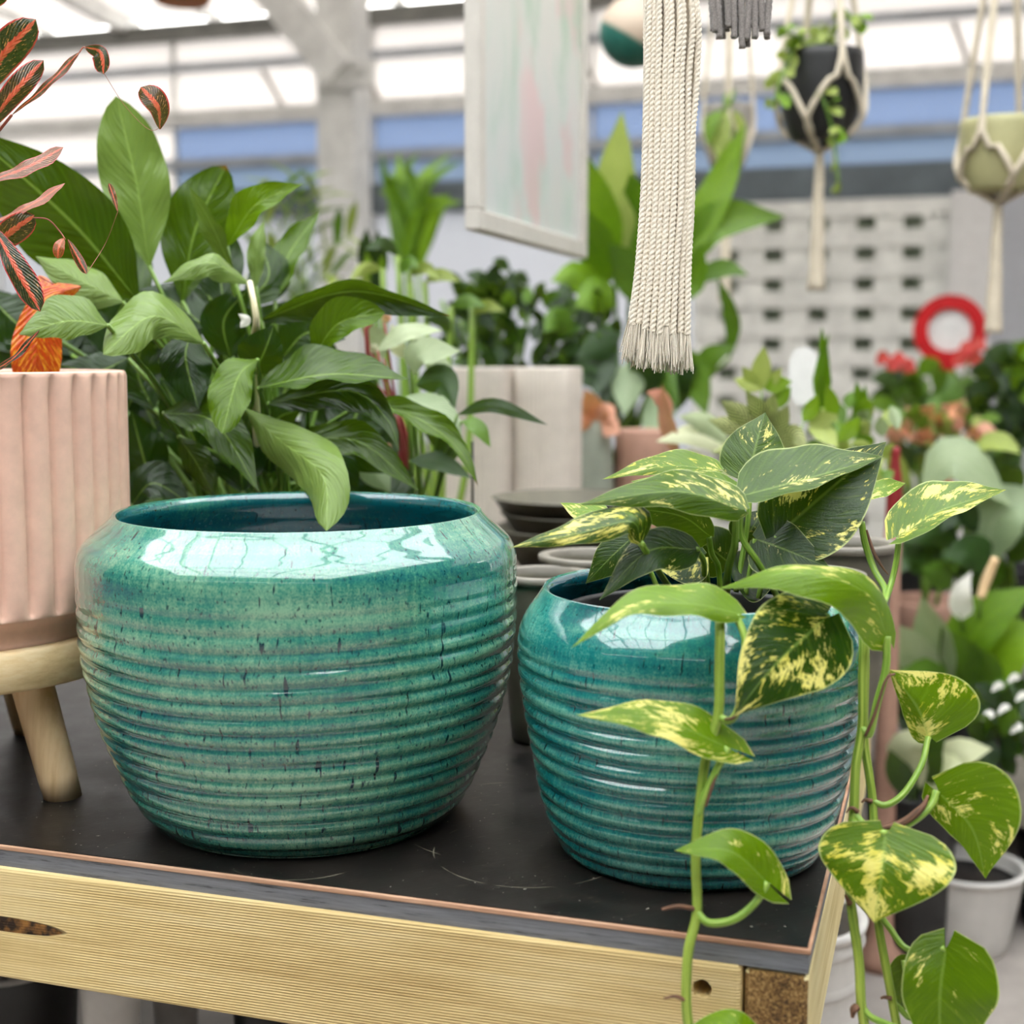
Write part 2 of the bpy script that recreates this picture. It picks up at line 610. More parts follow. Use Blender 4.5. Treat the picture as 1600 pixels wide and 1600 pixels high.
        c = b.mix(b.math('MULTIPLY', rib, 0.4), c, d2)
        rough, spec, tr = 0.38, 0.5, 0.25
        hb = b.math('ADD', b.math('MULTIPLY', veins, 0.4), b.math('MULTIPLY', vn, 0.5))
    nb = b.bump(hb, 0.35, 0.0035)
    pr = b.bsdf(color=c, rough=rough, spec=spec, normal=nb)
    tl = b.n('BsdfTranslucent', ins={'Color': b.mix(0.35, c, lin(150, 190, 30))})
    return b.done(b.mixs(tr, pr, tl))

for k_ in ('pothos', 'lily', 'croton', 'calathea', 'bright', 'dark', 'mid', 'pale', 'cream', 'palm', 'pink', 'red', 'orange', 'white'):
    M[k_] = leafmat('leaf_' + k_, k_)

def stemmat(name, c1, c2, rough=0.4):
    b = MB(name)
    x, v, _ = b.sep(b.uv())[:3]
    st = b.noise(b.comb(b.math('MULTIPLY', x, 9.0), b.math('MULTIPLY', v, 2.5), 3.0), 1.0, 3.0)
    c = b.ramp(st, [(0.35, c1), (0.65, c2)])
    return b.done(b.bsdf(color=c, rough=rough, normal=b.bump(st, 0.2, 0.001)))

M['cream_stalk'] = stemmat('cream_stalk', lin(206, 196, 150), lin(232, 224, 190))
M['vine'] = stemmat('vine_green', lin(92, 128, 30), lin(172, 188, 84))
M['petiole'] = stemmat('petiole_green', lin(104, 146, 40), lin(158, 186, 84))
M['lily_stem'] = stemmat('lily_stem_green', lin(70, 110, 30), lin(128, 160, 66))
M['red_stem'] = stemmat('red_stem', lin(120, 36, 40), lin(178, 88, 84))
M['brown_root'] = stemmat('brown_root', lin(70, 48, 34), lin(130, 92, 70), 0.8)
M['croton_stem'] = stemmat('croton_stem', lin(120, 60, 44), lin(196, 110, 90))

def woodmat(name, c1, c2, c3, axis, grooves, slit=None, rough=0.6, gscale=1.0):
    """sawn timber; axis = direction of the grain in world space"""
    b = MB(name)
    p = b.pos()
    x, y, z = b.sep(p)[:3]
    l, a, e = {'x': (x, z, y), 'y': (y, z, x), 'z': (z, x, y)}[axis]
    warp = b.noise(b.comb(b.math('MULTIPLY', l, 2.2), b.math('MULTIPLY', a, 9.0), e), 1.0, 2.0)
    aa = b.math('ADD', a, b.math('MULTIPLY', warp, 0.012))
    gr = b.noise(b.comb(b.math('MULTIPLY', l, 5.0 * gscale), b.math('MULTIPLY', aa, 140.0 * gscale), b.math('MULTIPLY', e, 60.0)), 1.0, 4.0, 0.6)
    cl = b.noise(b.comb(b.math('MULTIPLY', l, 7.0), b.math('MULTIPLY', a, 22.0), b.math('MULTIPLY', e, 10.0)), 1.0, 3.0)
    c = b.ramp(b.math('ADD', b.math('MULTIPLY', gr, 0.5), b.math('MULTIPLY', cl, 0.5)), [(0.32, c1), (0.5, c2), (0.68, c3)])
    h = b.math('MULTIPLY', gr, 0.5)
    if grooves:
        w = b.n('TexWave', ins={'Vector': b.comb(b.math('ADD', a, b.math('MULTIPLY', l, grooves[1])), 0.0, 0.0), 'Scale': grooves[0], 'Distortion': 0.0})
        msk = b.mapr(b.math('ADD', l, b.math('MULTIPLY', cl, 0.10)), grooves[2], grooves[3], 0.12, 1.0)
        w = b.math('MULTIPLY', w, msk)
        c = b.mix(b.math('MULTIPLY', w, 0.42), c, c1)
        h = b.math('SUBTRACT', h, b.math('MULTIPLY', w, 1.2))
    if slit:
        (sl, sa, wl, wa, tilt) = slit
        dl = b.math('DIVIDE', b.math('SUBTRACT', l, sl), wl)
        da = b.math('DIVIDE', b.math('ADD', b.math('SUBTRACT', a, sa), b.math('MULTIPLY', b.math('SUBTRACT', l, sl), tilt)), wa)
        q = b.math('ADD', b.math('ADD', b.math('MULTIPLY', dl, dl), b.math('MULTIPLY', da, da)), b.math('MULTIPLY_ADD', gr, 0.6, -0.3))
        k = b.mapr(q, 0.82, 1.0, 1.0, 0.0)
        c = b.mix(k, c, b.ramp(b.noise(p, 90.0, 3.0), [(0.42, lin(36, 20, 6)), (0.66, lin(150, 104, 50))]))
        h = b.math('SUBTRACT', h, b.math('MULTIPLY', k, 4.0))
    return b.done(b.bsdf(color=c, rough=rough, normal=b.bump(h, 0.55, 0.0016), spec=0.35))

# ---- table surface: black film faced plywood, scuffed
def tablemat():
    b = MB('black_film_face')
    p = b.pos()
    x, y, z = b.sep(p)[:3]
    scr = b.noise(b.comb(b.math('MULTIPLY', b.math('ADD', x, y), 30.0), b.math('MULTIPLY', b.math('SUBTRACT', x, y), 260.0), 0.0), 1.0, 4.0, 0.7)
    blot = b.noise(p, 14.0, 4.0, 0.6)
    sp = b.noise(p, 230.0, 2.0, 0.6)
    c = b.ramp(blot, [(0.35, lin(17, 16, 16)), (0.7, lin(40, 35, 32))])
    c = b.mix(b.math('MULTIPLY', b.mapr(scr, 0.63, 0.72), 0.35), c, lin(150, 138, 120))
    c = b.mix(b.math('MULTIPLY', b.mapr(sp, 0.71, 0.74), 0.75), c, lin(190, 184, 170))
    # ring scuffs where pots were dragged round
    for (cx, cy, rr) in ((-0.30, 0.985, 0.075), (-0.33, 1.05, 0.10), (-0.47, 0.93, 0.06)):
        d = b.math('SQRT', b.math('ADD', b.math('POWER', b.math('SUBTRACT', x, cx), 2.0), b.math('POWER', b.math('SUBTRACT', y, cy), 2.0)))
        e = b.mapr(b.math('ABSOLUTE', b.math('SUBTRACT', d, rr)), 0.0, 0.0008, 1.0, 0.0)
        e = b.math('MULTIPLY', e, b.mapr(b.noise(p, 22.0, 2.0), 0.48, 0.6))
        c = b.mix(b.math('MULTIPLY', e, 0.55), c, lin(180, 170, 150))
    rg = b.mapr(blot, 0.3, 0.7, 0.30, 0.50)
    return b.done(b.bsdf(color=c, rough=rg, normal=b.bump(scr, 0.12, 0.001), spec=0.4))

M['table'] = tablemat()
M['ply'] = woodmat('peach_ply_edge', lin(146, 104, 80), lin(188, 146, 118), lin(216, 178, 150), 'x', None, gscale=3)

def greyedge():
    b = MB('grey_painted_edge')
    p = b.pos()
    x, y, z = b.sep(p)[:3]
    st = b.noise(b.comb(b.math('MULTIPLY', x, 22.0), b.math('MULTIPLY', y, 22.0), b.math('MULTIPLY', z, 420.0)), 1.0, 4.0, 0.7)
    c = b.ramp(st, [(0.33, lin(58, 58, 60)), (0.42, lin(108, 110, 116)), (0.7, lin(128, 130, 136))])
    return b.done(b.bsdf(color=c, rough=0.55, normal=b.bump(st, 0.35, 0.001)))

M['greyedge'] = greyedge()
M['pine'] = woodmat('treated_pine', lin(190, 160, 102), lin(222, 196, 138), lin(234, 212, 160), 'x', (146.0, -0.012, -0.62, -0.35), slit=(_SX, _SZ, _SW, 0.0065, 0.0))
M['pine_side'] = woodmat('treated_pine_side', lin(196, 174, 112), lin(226, 208, 152), lin(238, 224, 178), 'y', None)

def endgrain():
    b = MB('end_grain')
    p = b.pos()
    n1 = b.noise(p, 520.0, 4.0, 0.7)
    n2 = b.noise(p, 60.0, 3.0)
    c = b.ramp(b.math('ADD', b.math('MULTIPLY', n1, 0.75), b.math('MULTIPLY', n2, 0.25)), [(0.38, lin(66, 46, 20)), (0.5, lin(140, 104, 56)), (0.62, lin(196, 158, 98))])
    return b.done(b.bsdf(color=c, rough=0.95, normal=b.bump(n1, 0.8, 0.004)))

M['endgrain'] = endgrain()
M['birch'] = woodmat('stool_wood', lin(204, 164, 114), lin(234, 202, 156), lin(244, 220, 182), 'z', None, gscale=0.8)
M['birch_disc'] = woodmat('stool_wood_disc', lin(206, 170, 120), lin(232, 202, 154), lin(244, 222, 182), 'x', None, gscale=1.2)

M['pink_clay'] = plain('pink_clay', lin(232, 190, 170), 0.75, nz=0.03, scale=60, bump=0.05)
M['soil'] = plain('potting_soil', lin(34, 26, 20), 0.95, nz=0.3, scale=220, bump=0.8)
M['black_plastic'] = plain('black_plastic', lin(26, 26, 27), 0.45, nz=0.1, scale=40)
M['grey_rim'] = plain('grey_plastic', lin(140, 136, 132), 0.5)
M['white_pot'] = plain('white_plastic', lin(214, 210, 206), 0.5, nz=0.03)
M['cream_planter'] = plain('cream_planter', lin(212, 201, 190), 0.75, nz=0.03)
M['sage_pot'] = plain('sage_ceramic', lin(150, 156, 142), 0.45, nz=0.1, scale=14)
M['olive_pot'] = plain('olive_grey_ceramic', lin(96, 92, 80), 0.4, nz=0.12, scale=18)
M['pale_rim'] = plain('unglazed_rim', lin(150, 144, 136), 0.5, nz=0.04)
M['olive_rim'] = plain('olive_grey_rim', lin(126, 120, 110), 0.5, nz=0.05)
M['terra'] = plain('dusty_terracotta', lin(178, 138, 120), 0.8, nz=0.05)
M['brown_pot'] = plain('brown_terracotta', lin(160, 96, 48), 0.7)
M['green_pot'] = plain('pale_olive_ceramic', lin(170, 166, 122), 0.5, nz=0.04)
M['red'] = M['red']
M['red_paint'] = plain('red_paint', lin(196, 12, 22), 0.4, nz=0.05)
M['white_paint'] = plain('white_paint', lin(226, 224, 222), 0.5, nz=0.03)
M['dull_red'] = plain('dull_red', lin(150, 40, 44), 0.5, nz=0.1)

def cordmat(name, c1, c2):
    b = MB(name)
    x, v, _ = b.sep(b.uv())[:3]
    f = b.noise(b.pos(), 900.0, 3.0, 0.7)
    c = b.ramp(f, [(0.3, c1), (0.7, c2)])
    return b.done(b.bsdf(color=c, rough=0.9, normal=b.bump(f, 0.35, 0.0006), sheen=0.3))

M['cord'] = cordmat('cotton_cord', lin(222, 208, 188), lin(244, 236, 220))
M['cord_grey'] = cordmat('grey_cord', lin(104, 98, 96), lin(158, 150, 146))
M['cord_far'] = plain('macrame_cord', lin(206, 194, 174), 0.9, nz=0.05)

M['steel'] = plain('galvanised_steel', lin(232, 232, 228), 0.5, metal=0.0, nz=0.08, scale=9)
M['steel_dark'] = plain('weathered_steel', lin(112, 112, 106), 0.6, nz=0.12, scale=7)
M['rail'] = plain('grey_blue_rail', lin(176, 182, 188), 0.6, nz=0.08, scale=7)
M['rail_dark'] = plain('dark_slate_rail', lin(104, 114, 120), 0.6, nz=0.1, scale=7)
M['lattice'] = plain('white_lattice', lin(238, 238, 232), 0.7, nz=0.06, scale=12)
M['concrete'] = plain('concrete_floor', lin(160, 152, 146), 0.8, nz=0.1, scale=5, bump=0.1)
M['wall'] = plain('pale_wall', lin(190, 190, 188), 0.8, nz=0.05, scale=4)
M['bench'] = plain('grey_bench', lin(120, 114, 104), 0.7, nz=0.1, scale=12)

def sheet(name, tint, trans, clear):
    """translucent glazing sheet: part of the daylight goes straight through, part is scattered"""
    b = MB(name)
    f = b.noise(b.pos(), 3.0, 3.0)
    c = b.mix(b.math('MULTIPLY', f, 0.25), tint, tuple(t * 0.8 for t in tint[:3]) + (1,))
    tl = b.n('BsdfTranslucent', ins={'Color': c})
    df = b.n('BsdfDiffuse', ins={'Color': c})
    s = b.mixs(trans, df, tl)
    tp = b.n('BsdfTransparent', ins={'Color': tuple(min(1, t * 1.0) for t in tint)})
    return b.done(b.mixs(clear, s, tp))

M['poly'] = sheet('polycarbonate_sheet', (0.10, 0.105, 0.10, 1), 0.5, 0.0)  # dark tint for the unseen walls, set to deepen contrast
M['poly_far'] = sheet('white_glazing_sheet', (0.72, 0.70, 0.685, 1), 0.5, 0.0)
M['poly_low'] = sheet('lower_wall_sheet', (0.50, 0.51, 0.53, 1), 0.5, 0.0)
M['poly_holes'] = sheet('shade_sheet', (0.40, 0.44, 0.34, 1), 0.5, 0.0)
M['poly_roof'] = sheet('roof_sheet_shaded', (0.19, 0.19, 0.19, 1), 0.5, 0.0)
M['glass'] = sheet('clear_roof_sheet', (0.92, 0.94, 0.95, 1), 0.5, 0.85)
M['blue'] = sheet('blue_glazing', (0.35, 0.415, 0.53, 1), 0.5, 0.0)
M['blue2'] = sheet('blue_grey_glazing', (0.35, 0.41, 0.49, 1), 0.5, 0.0)

def poster():
    b = MB('poster_print')
    x, v, _ = b.sep(b.uv())[:3]
    n1 = b.noise(b.comb(b.math('MULTIPLY', x, 5.0), b.math('MULTIPLY', v, 3.0), 2.0), 1.0, 4.0, 0.6, 0.4)
    c = b.ramp(n1, [(0.36, lin(168, 190, 166)), (0.5, lin(204, 204, 194)), (0.64, lin(212, 202, 194))])
    c = b.mix(b.mapr(v, 0.0, 0.55, 0.55, 0.0), c, lin(206, 216, 220))
    n2 = b.noise(b.comb(b.math('MULTIPLY', x, 5.5), b.math('MULTIPLY', v, 5.0), 8.3), 1.0, 3.0, 0.5)
    pk = b.math('MULTIPLY', b.mapr(n2, 0.53, 0.62), b.mapr(v, 0.45, 0.62, 1.0, 0.0))
    pk = b.math('MULTIPLY', pk, b.mapr(x, 0.25, 0.45))
    c = b.mix(b.math('MULTIPLY', pk, 0.6), c, lin(222, 176, 178))
    return b.done(b.bsdf(color=c, rough=0.35))

M['poster'] = poster()
M['frame'] = plain('pale_frame', lin(206, 200, 192), 0.45, nz=0.03)
M['frame_side'] = plain('frame_edge', lin(158, 150, 144), 0.5, nz=0.04)

# ------------------------------------------------------------------ greenhouse shell
YW = 6.5                                     # far wall
def zw(py, px=400):
    return PY(px, py, YW).z

floor = struct(box('floor', (-6.4, -4.6, -0.06), (4.2, 7.4, 0.0), M['concrete']))

XL, XR = -6.2, 4.0
wall_far = struct(box('wall_back', (XL, YW - 0.06, 0.0), (XR, YW + 0.06, 0.42), M['wall']))
def rail(name, py0, py1, m, px=400, dy=0.06):
    return box(name, (XL, YW - dy, zw(py1, px)), (XR, YW + 0.03, zw(py0, px)), m, wall_far)
rail('eave_beam', 37, 57, M['steel_dark'], dy=0.14)
rail('top_rail', 96, 105, M['rail'], dy=0.05)
rail('window_head_rail', 172, 196, M['steel'], dy=0.08)
rail('window_rail', 248, 262, M['rail'], dy=0.08)
rail('window_sill_rail', 300, 342, M['rail_dark'], dy=0.12)
xs = [XL + (XR - XL) * i / 9 for i in range(10)]
xb = PY(262, 240, YW).x
for i in range(9):
    a, b_ = xs[i] + 0.005, xs[i + 1] - 0.005
    box('fascia_panel', (a, YW - 0.01, zw(96)), (b_, YW + 0.01, zw(57)), M['poly_far'], wall_far)
    box('upper_pane', (a, YW - 0.006, zw(172)), (b_, YW + 0.006, zw(105)), M['poly_far'], wall_far)
    blue = (a + b_) / 2 > xb
    box('blue_pane', (a, YW - 0.006, zw(248)), (b_, YW + 0.006, zw(196)), M['blue'] if blue else M['poly_far'], wall_far)
    box('lower_pane', (a, YW - 0.006, zw(300)), (b_, YW + 0.006, zw(262)), M['blue2'] if blue else M['poly_far'], wall_far)
    box('wall_panel', (a, YW - 0.006, 0.42), (b_, YW + 0.006, zw(342)), M['poly_low'], wall_far)
    box('mullion', (xs[i] - 0.008, YW - 0.03, 0.42), (xs[i] + 0.008, YW + 0.02, zw(57)), M['steel'], wall_far)
# thin wind braces across the upper panes
for x0, x1 in ((410, 445), (560, 595), (900, 935), (1490, 1515)):
    bar('wind_brace', PY(x0, 110 - (x0 - 400) * 0.07, YW - 0.03), PY(x1, 172 - (x1 - 400) * 0.06, YW - 0.03), 0.02, 0.02, M['pale_rim'], wall_far)

# side walls and the wall behind the camera; unseen panes darkened to cut reflections
for nm, lo, hi in (('wall_left', (XL - 0.05, -4.5, 0), (XL, YW, 3.6)), ('wall_right', (XR, -4.5, 0), (XR + 0.05, YW, 3.6)),
                   ('wall_front', (XL, -4.55, 0), (XR, -4.5, 3.6))):
    w = struct(box(nm, lo, (hi[0], hi[1], 0.5), M['wall']))
    if nm == 'wall_front':
        for i in range(8):
            a = XL + (XR - XL) * i / 8
            box('wall_pane', (a + 0.02, -4.53, 0.5), (a + (XR - XL) / 8 - 0.02, -4.52, 3.5), M['poly'], w)
            box('mullion', (a - 0.02, -4.55, 0.5), (a + 0.02, -4.48, 3.5), M['steel'], w)
    else:
        for i in range(8):
            a = -4.5 + (YW + 4.5) * i / 8
            x = lo[0] + 0.02
            box('wall_pane', (x, a + 0.02, 0.5), (x + 0.01, a + (YW + 4.5) / 8 - 0.02, 3.5 if a < 4 else 2.6), M['poly'], w)
            box('mullion', (x - 0.03, a - 0.02, 0.5), (x + 0.04, a + 0.02, 3.5 if a < 4 else 2.6), M['steel'], w)

# roof: sheets between rafters; unseen clear run shaped to concentrate daylight over the table
ceiling = bpy.data.objects.new('ceiling', None)
COL.objects.link(ceiling)
ceiling.location = (0, 1, 3.0)
struct(ceiling)
ZE = zw(38)
def zr(y):
    return ZE + (YW - y) * 0.085
ys = [-4.5 + 0.9167 * i for i in range(13)]
nx = 10
for j in range(12):
    y0, y1 = ys[j], ys[j + 1]
    ym = (y0 + y1) / 2
    for i in range(nx):
        x0 = XL + (XR - XL) * i / nx
        x1 = XL + (XR - XL) * (i + 1) / nx
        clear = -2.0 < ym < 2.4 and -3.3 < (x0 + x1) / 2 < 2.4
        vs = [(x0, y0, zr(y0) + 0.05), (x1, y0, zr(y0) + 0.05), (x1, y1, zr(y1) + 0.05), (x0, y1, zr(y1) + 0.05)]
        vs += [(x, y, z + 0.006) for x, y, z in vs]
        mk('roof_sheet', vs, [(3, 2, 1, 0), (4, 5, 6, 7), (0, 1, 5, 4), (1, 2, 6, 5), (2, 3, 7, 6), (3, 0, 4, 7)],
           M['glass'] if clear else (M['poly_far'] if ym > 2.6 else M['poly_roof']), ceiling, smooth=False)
    bar('purlin', (XL, y0, zr(y0)), (XR, y0, zr(y0)), 0.05, 0.09, M['steel'], ceiling)
for i in range(nx * 2 + 1):
    x = XL + (XR - XL) * i / (nx * 2)
    w = 0.06 if i % 4 == 0 else 0.022
    bar('rafter', (x, -4.5, zr(-4.5) + 0.02), (x, YW, zr(YW) + 0.02), w, 0.1 if i % 4 == 0 else 0.04, M['steel'], ceiling)
def roof_at(x, y):
    return V((x, y, zr(y) + 0.02))

# steel portal column with its knee brace
pc = PY(537, 200, 5.7)
col = thing('steel_column', 'grey galvanised steel column with a diagonal knee brace behind the poster', 'column', (pc.x, pc.y, 0))
box('post', (pc.x - 0.088, pc.y - 0.09, 0), (pc.x + 0.088, pc.y + 0.09, zr(5.7)), M['steel'], col)
bar('knee_brace', PY(535, 118, 5.62), PY(360, -95, 5.62), 0.14, 0.15, M['steel'], col)
box('gusset_plate', PY(500, 142, 5.60), PY(578, 95, 5.585), M['steel'], col)
for x_, y_ in ((515, 108), (560, 108), (515, 130), (560, 130)):
    p = PY(x_, y_, 5.58)
    box('bolt', p - V((0.018, 0.012, 0.018)), p + V((0.018, 0.012, 0.018)), M['steel'], col, 0.005)

# white lattice screen on the right of the far wall
lz0, lz1 = 0.0, PY(1300, 313, YW - 0.2).z
lx0, lx1 = PY(1085, 400, YW - 0.2).x, PY(1492, 400, YW - 0.2).x
lat = thing('lattice_screen', 'white square lattice screen standing below the blue windows', 'screen', ((lx0 + lx1) / 2, YW - 0.2, 0))
box('back_board', (lx0, YW - 0.12, 0), (lx1, YW - 0.11, lz1), M['poly_holes'], lat)  # translucent sheet added behind the slats to lighten their openings
x = lx0
while x < lx1:
    box('upright_slat', (x, YW - 0.2, lz0), (min(x + 0.12, lx1), YW - 0.185, lz1), M['lattice'], lat)
    x += 0.2
z = lz1
while z > 0.15:
    box('cross_slat', (lx0, YW - 0.212, z - 0.075), (lx1, YW - 0.2005, z), M['lattice'], lat)
    z -= 0.132
# pale door beside the lattice
d0, d1 = PY(1496, 400, 6.2), PY(1700, 400, 6.2)
door = struct(box('door_1', (d0.x, 6.2, 0), (d1.x, 6.25, PY(1500, 300, 6.2).z), plain('door_grey', lin(186, 188, 194), 0.6, nz=0.03), None))
box('door_jamb', (d0.x - 0.03, 6.13, 0), (d0.x + 0.14, 6.2, PY(1500, 300, 6.2).z), M['white_paint'], door)

# ------------------------------------------------------------------ display table
CN = PZ(1262, 1480, TZ)
X1, Y0 = CN.x, CN.y
XT0, YT1 = X1 - 2.3, Y0 + 0.80
table = thing('display_table', 'black topped timber display table with pale pine rails', 'table', ((X1 + XT0) / 2, (Y0 + YT1) / 2, 0))
box('table_top', (XT0, Y0, TZ - 0.003), (X1, YT1, TZ), M['table'], table)
box('ply_layer', (XT0, Y0 - 0.0022, TZ - 0.0045), (X1 + 0.0022, YT1 + 0.002, TZ - 0.0008), M['ply'], table, 0.0006)
box('painted_edge', (XT0, Y0 - 0.0010, TZ - 0.018), (X1 + 0.0010, YT1, TZ - 0.0045), M['greyedge'], table)
zb0, zb1 = TZ - 0.018 - 0.092, TZ - 0.018
xe = PY(1158, 1560, Y0 - 0.004).x
b_obj = box('front_rail', (XT0, Y0 - 0.005, zb0), (xe, Y0 + 0.04, zb1), M['pine'], table, 0.003, 2)
hp = PY(1097, 1545, Y0 - 0.005)
# bolt hole near the end of the front rail, cut right through the face
bm = bmesh.new()
bmesh.ops.create_cone(bm, cap_ends=True, segments=14, radius1=0.0066, radius2=0.0066, depth=0.07)
for v in bm.verts:
    if abs(v.co.x) + abs(v.co.y) > 0.001:
        k_ = 1 + 0.05 * math.sin(5 * math.atan2(v.co.y, v.co.x) + 1)
        v.co.x *= k_; v.co.y *= k_
cm = bpy.data.meshes.new('cut')
bm.to_mesh(cm); bm.free()
cut = bpy.data.objects.new('cut', cm)
COL.objects.link(cut)
cut.rotation_euler = (math.pi / 2, 0, 0)
cut.location = hp
md = b_obj.modifiers.new('hole', 'BOOLEAN')
md.operation = 'DIFFERENCE'; md.object = cut; md.solver = 'EXACT'
bpy.context.view_layer.update()
dg = bpy.context.evaluated_depsgraph_get()
nm_ = bpy.data.meshes.new_from_object(b_obj.evaluated_get(dg))
b_obj.modifiers.clear()
old = b_obj.data
b_obj.data = nm_
bpy.data.meshes.remove(old)
bpy.data.objects.remove(cut)
nm_.name = 'front_rail'
# side rail with its rough end grain showing at the corner
xs0 = PY(1163, 1560, Y0 - 0.002).x
sr = box('side_rail', (xs0, Y0 - 0.002, zb0), (X1 + 0.001, YT1 - 0.05, zb1 - 0.002), M['pine_side'], table, 0.0025, 1)
sr.data.materials.append(M['endgrain'])
for p in sr.data.polygons:
    if p.normal.y < -0.6:
        p.material_index = 1
box('back_rail', (XT0, YT1 - 0.05, zb0), (X1, YT1 - 0.005, zb1), M['pine'], table, 0.002)
box('side_rail', (XT0, Y0 + 0.045, zb0), (XT0 + 0.045, YT1 - 0.055, zb1), M['pine_side'], table, 0.002)
for lx, ly in ((xs0 - 0.055, Y0 + 0.06), (xs0 - 0.055, YT1 - 0.08), (XT0 + 0.06, Y0 + 0.06), (XT0 + 0.06, YT1 - 0.08)):
    box('leg', (lx - 0.045, ly, 0), (lx + 0.045, ly + 0.025, zb1 - 0.001), M['pine_side'], table, 0.003)

# ------------------------------------------------------------------ teal pots
def camxy(xc, yc):
    return V((xc * math.cos(YAW) - yc * math.sin(YAW), xc * math.sin(YAW) + yc * math.cos(YAW), 0))

def teal_pot(name, label, loc, outer, inner, m, zt, pitch, amp, seed):
    t = thing(name, label, 'plant pot', loc, )
    po = smoothprof(outer, 0.0011)
    pi_ = smoothprof(inner, 0.006)
    no = len(po)
    def rip(r, z, a, i):
        if i >= no:
            return 0.0, -0.9
        wob = 1.1 * mnoise.noise(V((math.cos(a) * 1.1 + seed, math.sin(a) * 1.1, z * 9)))
        ph = 2 * math.pi * z / pitch + wob + 1.6 * mnoise.noise(V((seed, 3.0, z * 45)))
        s = math.sin(ph)
        k = 1.0 if z < zt * 0.62 else max(0.0, 1 - (z - zt * 0.62) / (zt * 0.22))
        k *= 0.75 + 0.5 * mnoise.noise(V((seed + 5, math.cos(a), z * 30)))
        k *= min(1.0, max(0.0, z / 0.012))
        # flat rounded crests, tight grooves
        q = 1 - (0.5 - 0.5 * s) ** 1.7 * 1.5
        return amp * k * q, 0.5 + 0.5 * s * min(1.0, k + 0.15)
    lathe('body', po + pi_[1:], 160, m, loc, t, rip=rip)
    return t

L1 = camxy(-0.1775, 1.134) + V((0, 0, TZ))
teal_pot('teal_pot_large', 'large ribbed teal glazed pot, empty, beside the pink planter', L1,
         [(0.0, 0.0), (0.110, 0.0), (0.124, 0.002), (0.129, 0.006), (0.137, 0.016), (0.148, 0.037), (0.160, 0.067), (0.1685, 0.0925), (0.1765, 0.128),
          (0.1800, 0.160), (0.1815, 0.195), (0.1812, 0.219), (0.1770, 0.2310), (0.1690, 0.2395), (0.1585, 0.2490), (0.1535, 0.2545), (0.1515, 0.2568)],
         [(0.1515, 0.2568), (0.1495, 0.2572), (0.1470, 0.2555), (0.1452, 0.2510), (0.1445, 0.2460), (0.152, 0.235), (0.166, 0.21), (0.168, 0.16), (0.155, 0.09), (0.12, 0.02), (0.0, 0.012)],
         M['glaze_big'], 0.257, 0.0126, 0.0020, 1.0)

L2 = camxy(0.1392, 1.043) + V((0, 0, TZ))
teal_pot('teal_pot_small', 'smaller ribbed teal glazed pot holding the trailing pothos', L2,
         [(0.0, 0.0), (0.086, 0.0), (0.0985, 0.002), (0.1035, 0.008), (0.1125, 0.0315), (0.1205, 0.0645), (0.1260, 0.095), (0.1295, 0.1158), (0.1335, 0.145),
          (0.1345, 0.166), (0.1325, 0.178), (0.1270, 0.1890), (0.1200, 0.1985), (0.1160, 0.2045), (0.1145, 0.2072)],
         [(0.1145, 0.2072), (0.1128, 0.2078), (0.1108, 0.2060), (0.1095, 0.2020), (0.1095, 0.197), (0.118, 0.18), (0.121, 0.15), (0.112, 0.08), (0.09, 0.02), (0.0, 0.012)],
         M['glaze_small'], 0.207, 0.0126, 0.0023, 9.0)

# nursery pot of the pothos
NP = L2 + V((0.0, 0.002, 0.013))
npot = thing('nursery_pot', 'black plastic nursery pot sunk inside the smaller teal pot', 'plant pot', NP)
lathe('body', smoothprof([(0.0, 0.0), (0.075, 0.0), (0.085, 0.05), (0.098, 0.165), (0.101, 0.172), (0.1005, 0.176), (0.0975, 0.176), (0.0945, 0.165), (0.092, 0.13)], 0.005), 64, M['black_plastic'], NP, npot)
lathe('soil', [(0.0, 0.152), (0.05, 0.154), (0.0925, 0.150)][::-1], 48, M['soil'], NP, npot)

# ------------------------------------------------------------------ pink planter on its stool
PC = camxy(-0.512, 1.232) + V((0, 0, TZ))
stool = thing('plant_stool', 'round wooden plant stool with splayed legs under the pink planter', 'plant stand', PC)
lathe('seat', [(0.0, 0.104), (0.150, 0.104), (0.153, 0.107), (0.153, 0.136), (0.150, 0.139), (0.0, 0.139)], 96, M['birch_disc'], PC, stool)
for ang in (-31, 83, 207):
    a = R(ang) + YAW
    d = V((math.cos(a), math.sin(a), 0))
    tp_, bt = PC + d * 0.100 + V((0, 0, 0.104)), PC + d * 0.137 + V((0, 0, 0.0))
    o = tube('leg', [tp_, bt], [0.0185, 0.0165], M['birch'], stool, seg=20, n=6)
    for v in o.data.vertices:      # saw the foot level with the table
        if (v.co + o.location + PC).z < TZ + 0.006:
            v.co.z = TZ - PC.z - o.location.z
pink = thing('pink_planter', 'pale pink fluted planter on a wooden stool at the left edge', 'plant pot', PC + V((0, 0, 0.139)))
def fl(a, z):
    if z < 0.165 or z > 0.369:
        return 0.0
    k = min(1.0, (z - 0.165) / 0.006, (0.369 - z) / 0.006)
    return -0.0075 * k * (1 - abs(math.sin(20 * a)) ** 0.6)
lathe('body', smoothprof([(0.150, 0.163), (0.156, 0.1645), (0.158, 0.170)], 0.003) +
      [(0.1585 + 0.001 * i / 12, 0.172 + 0.194 * i / 12) for i in range(1, 13)] +
      [(0.1585, 0.3695), (0.157, 0.3712), (0.154, 0.3712), (0.152, 0.369), (0.150, 0.33), (0.148, 0.325)], 480, M['pink_clay'], PC, pink, flute=fl)
lathe('foot', smoothprof([(0.0, 0.139), (0.134, 0.139), (0.138, 0.142), (0.139, 0.155), (0.146, 0.1632), (0.15, 0.165)], 0.004), 96, M['pink_clay'], PC, pink)
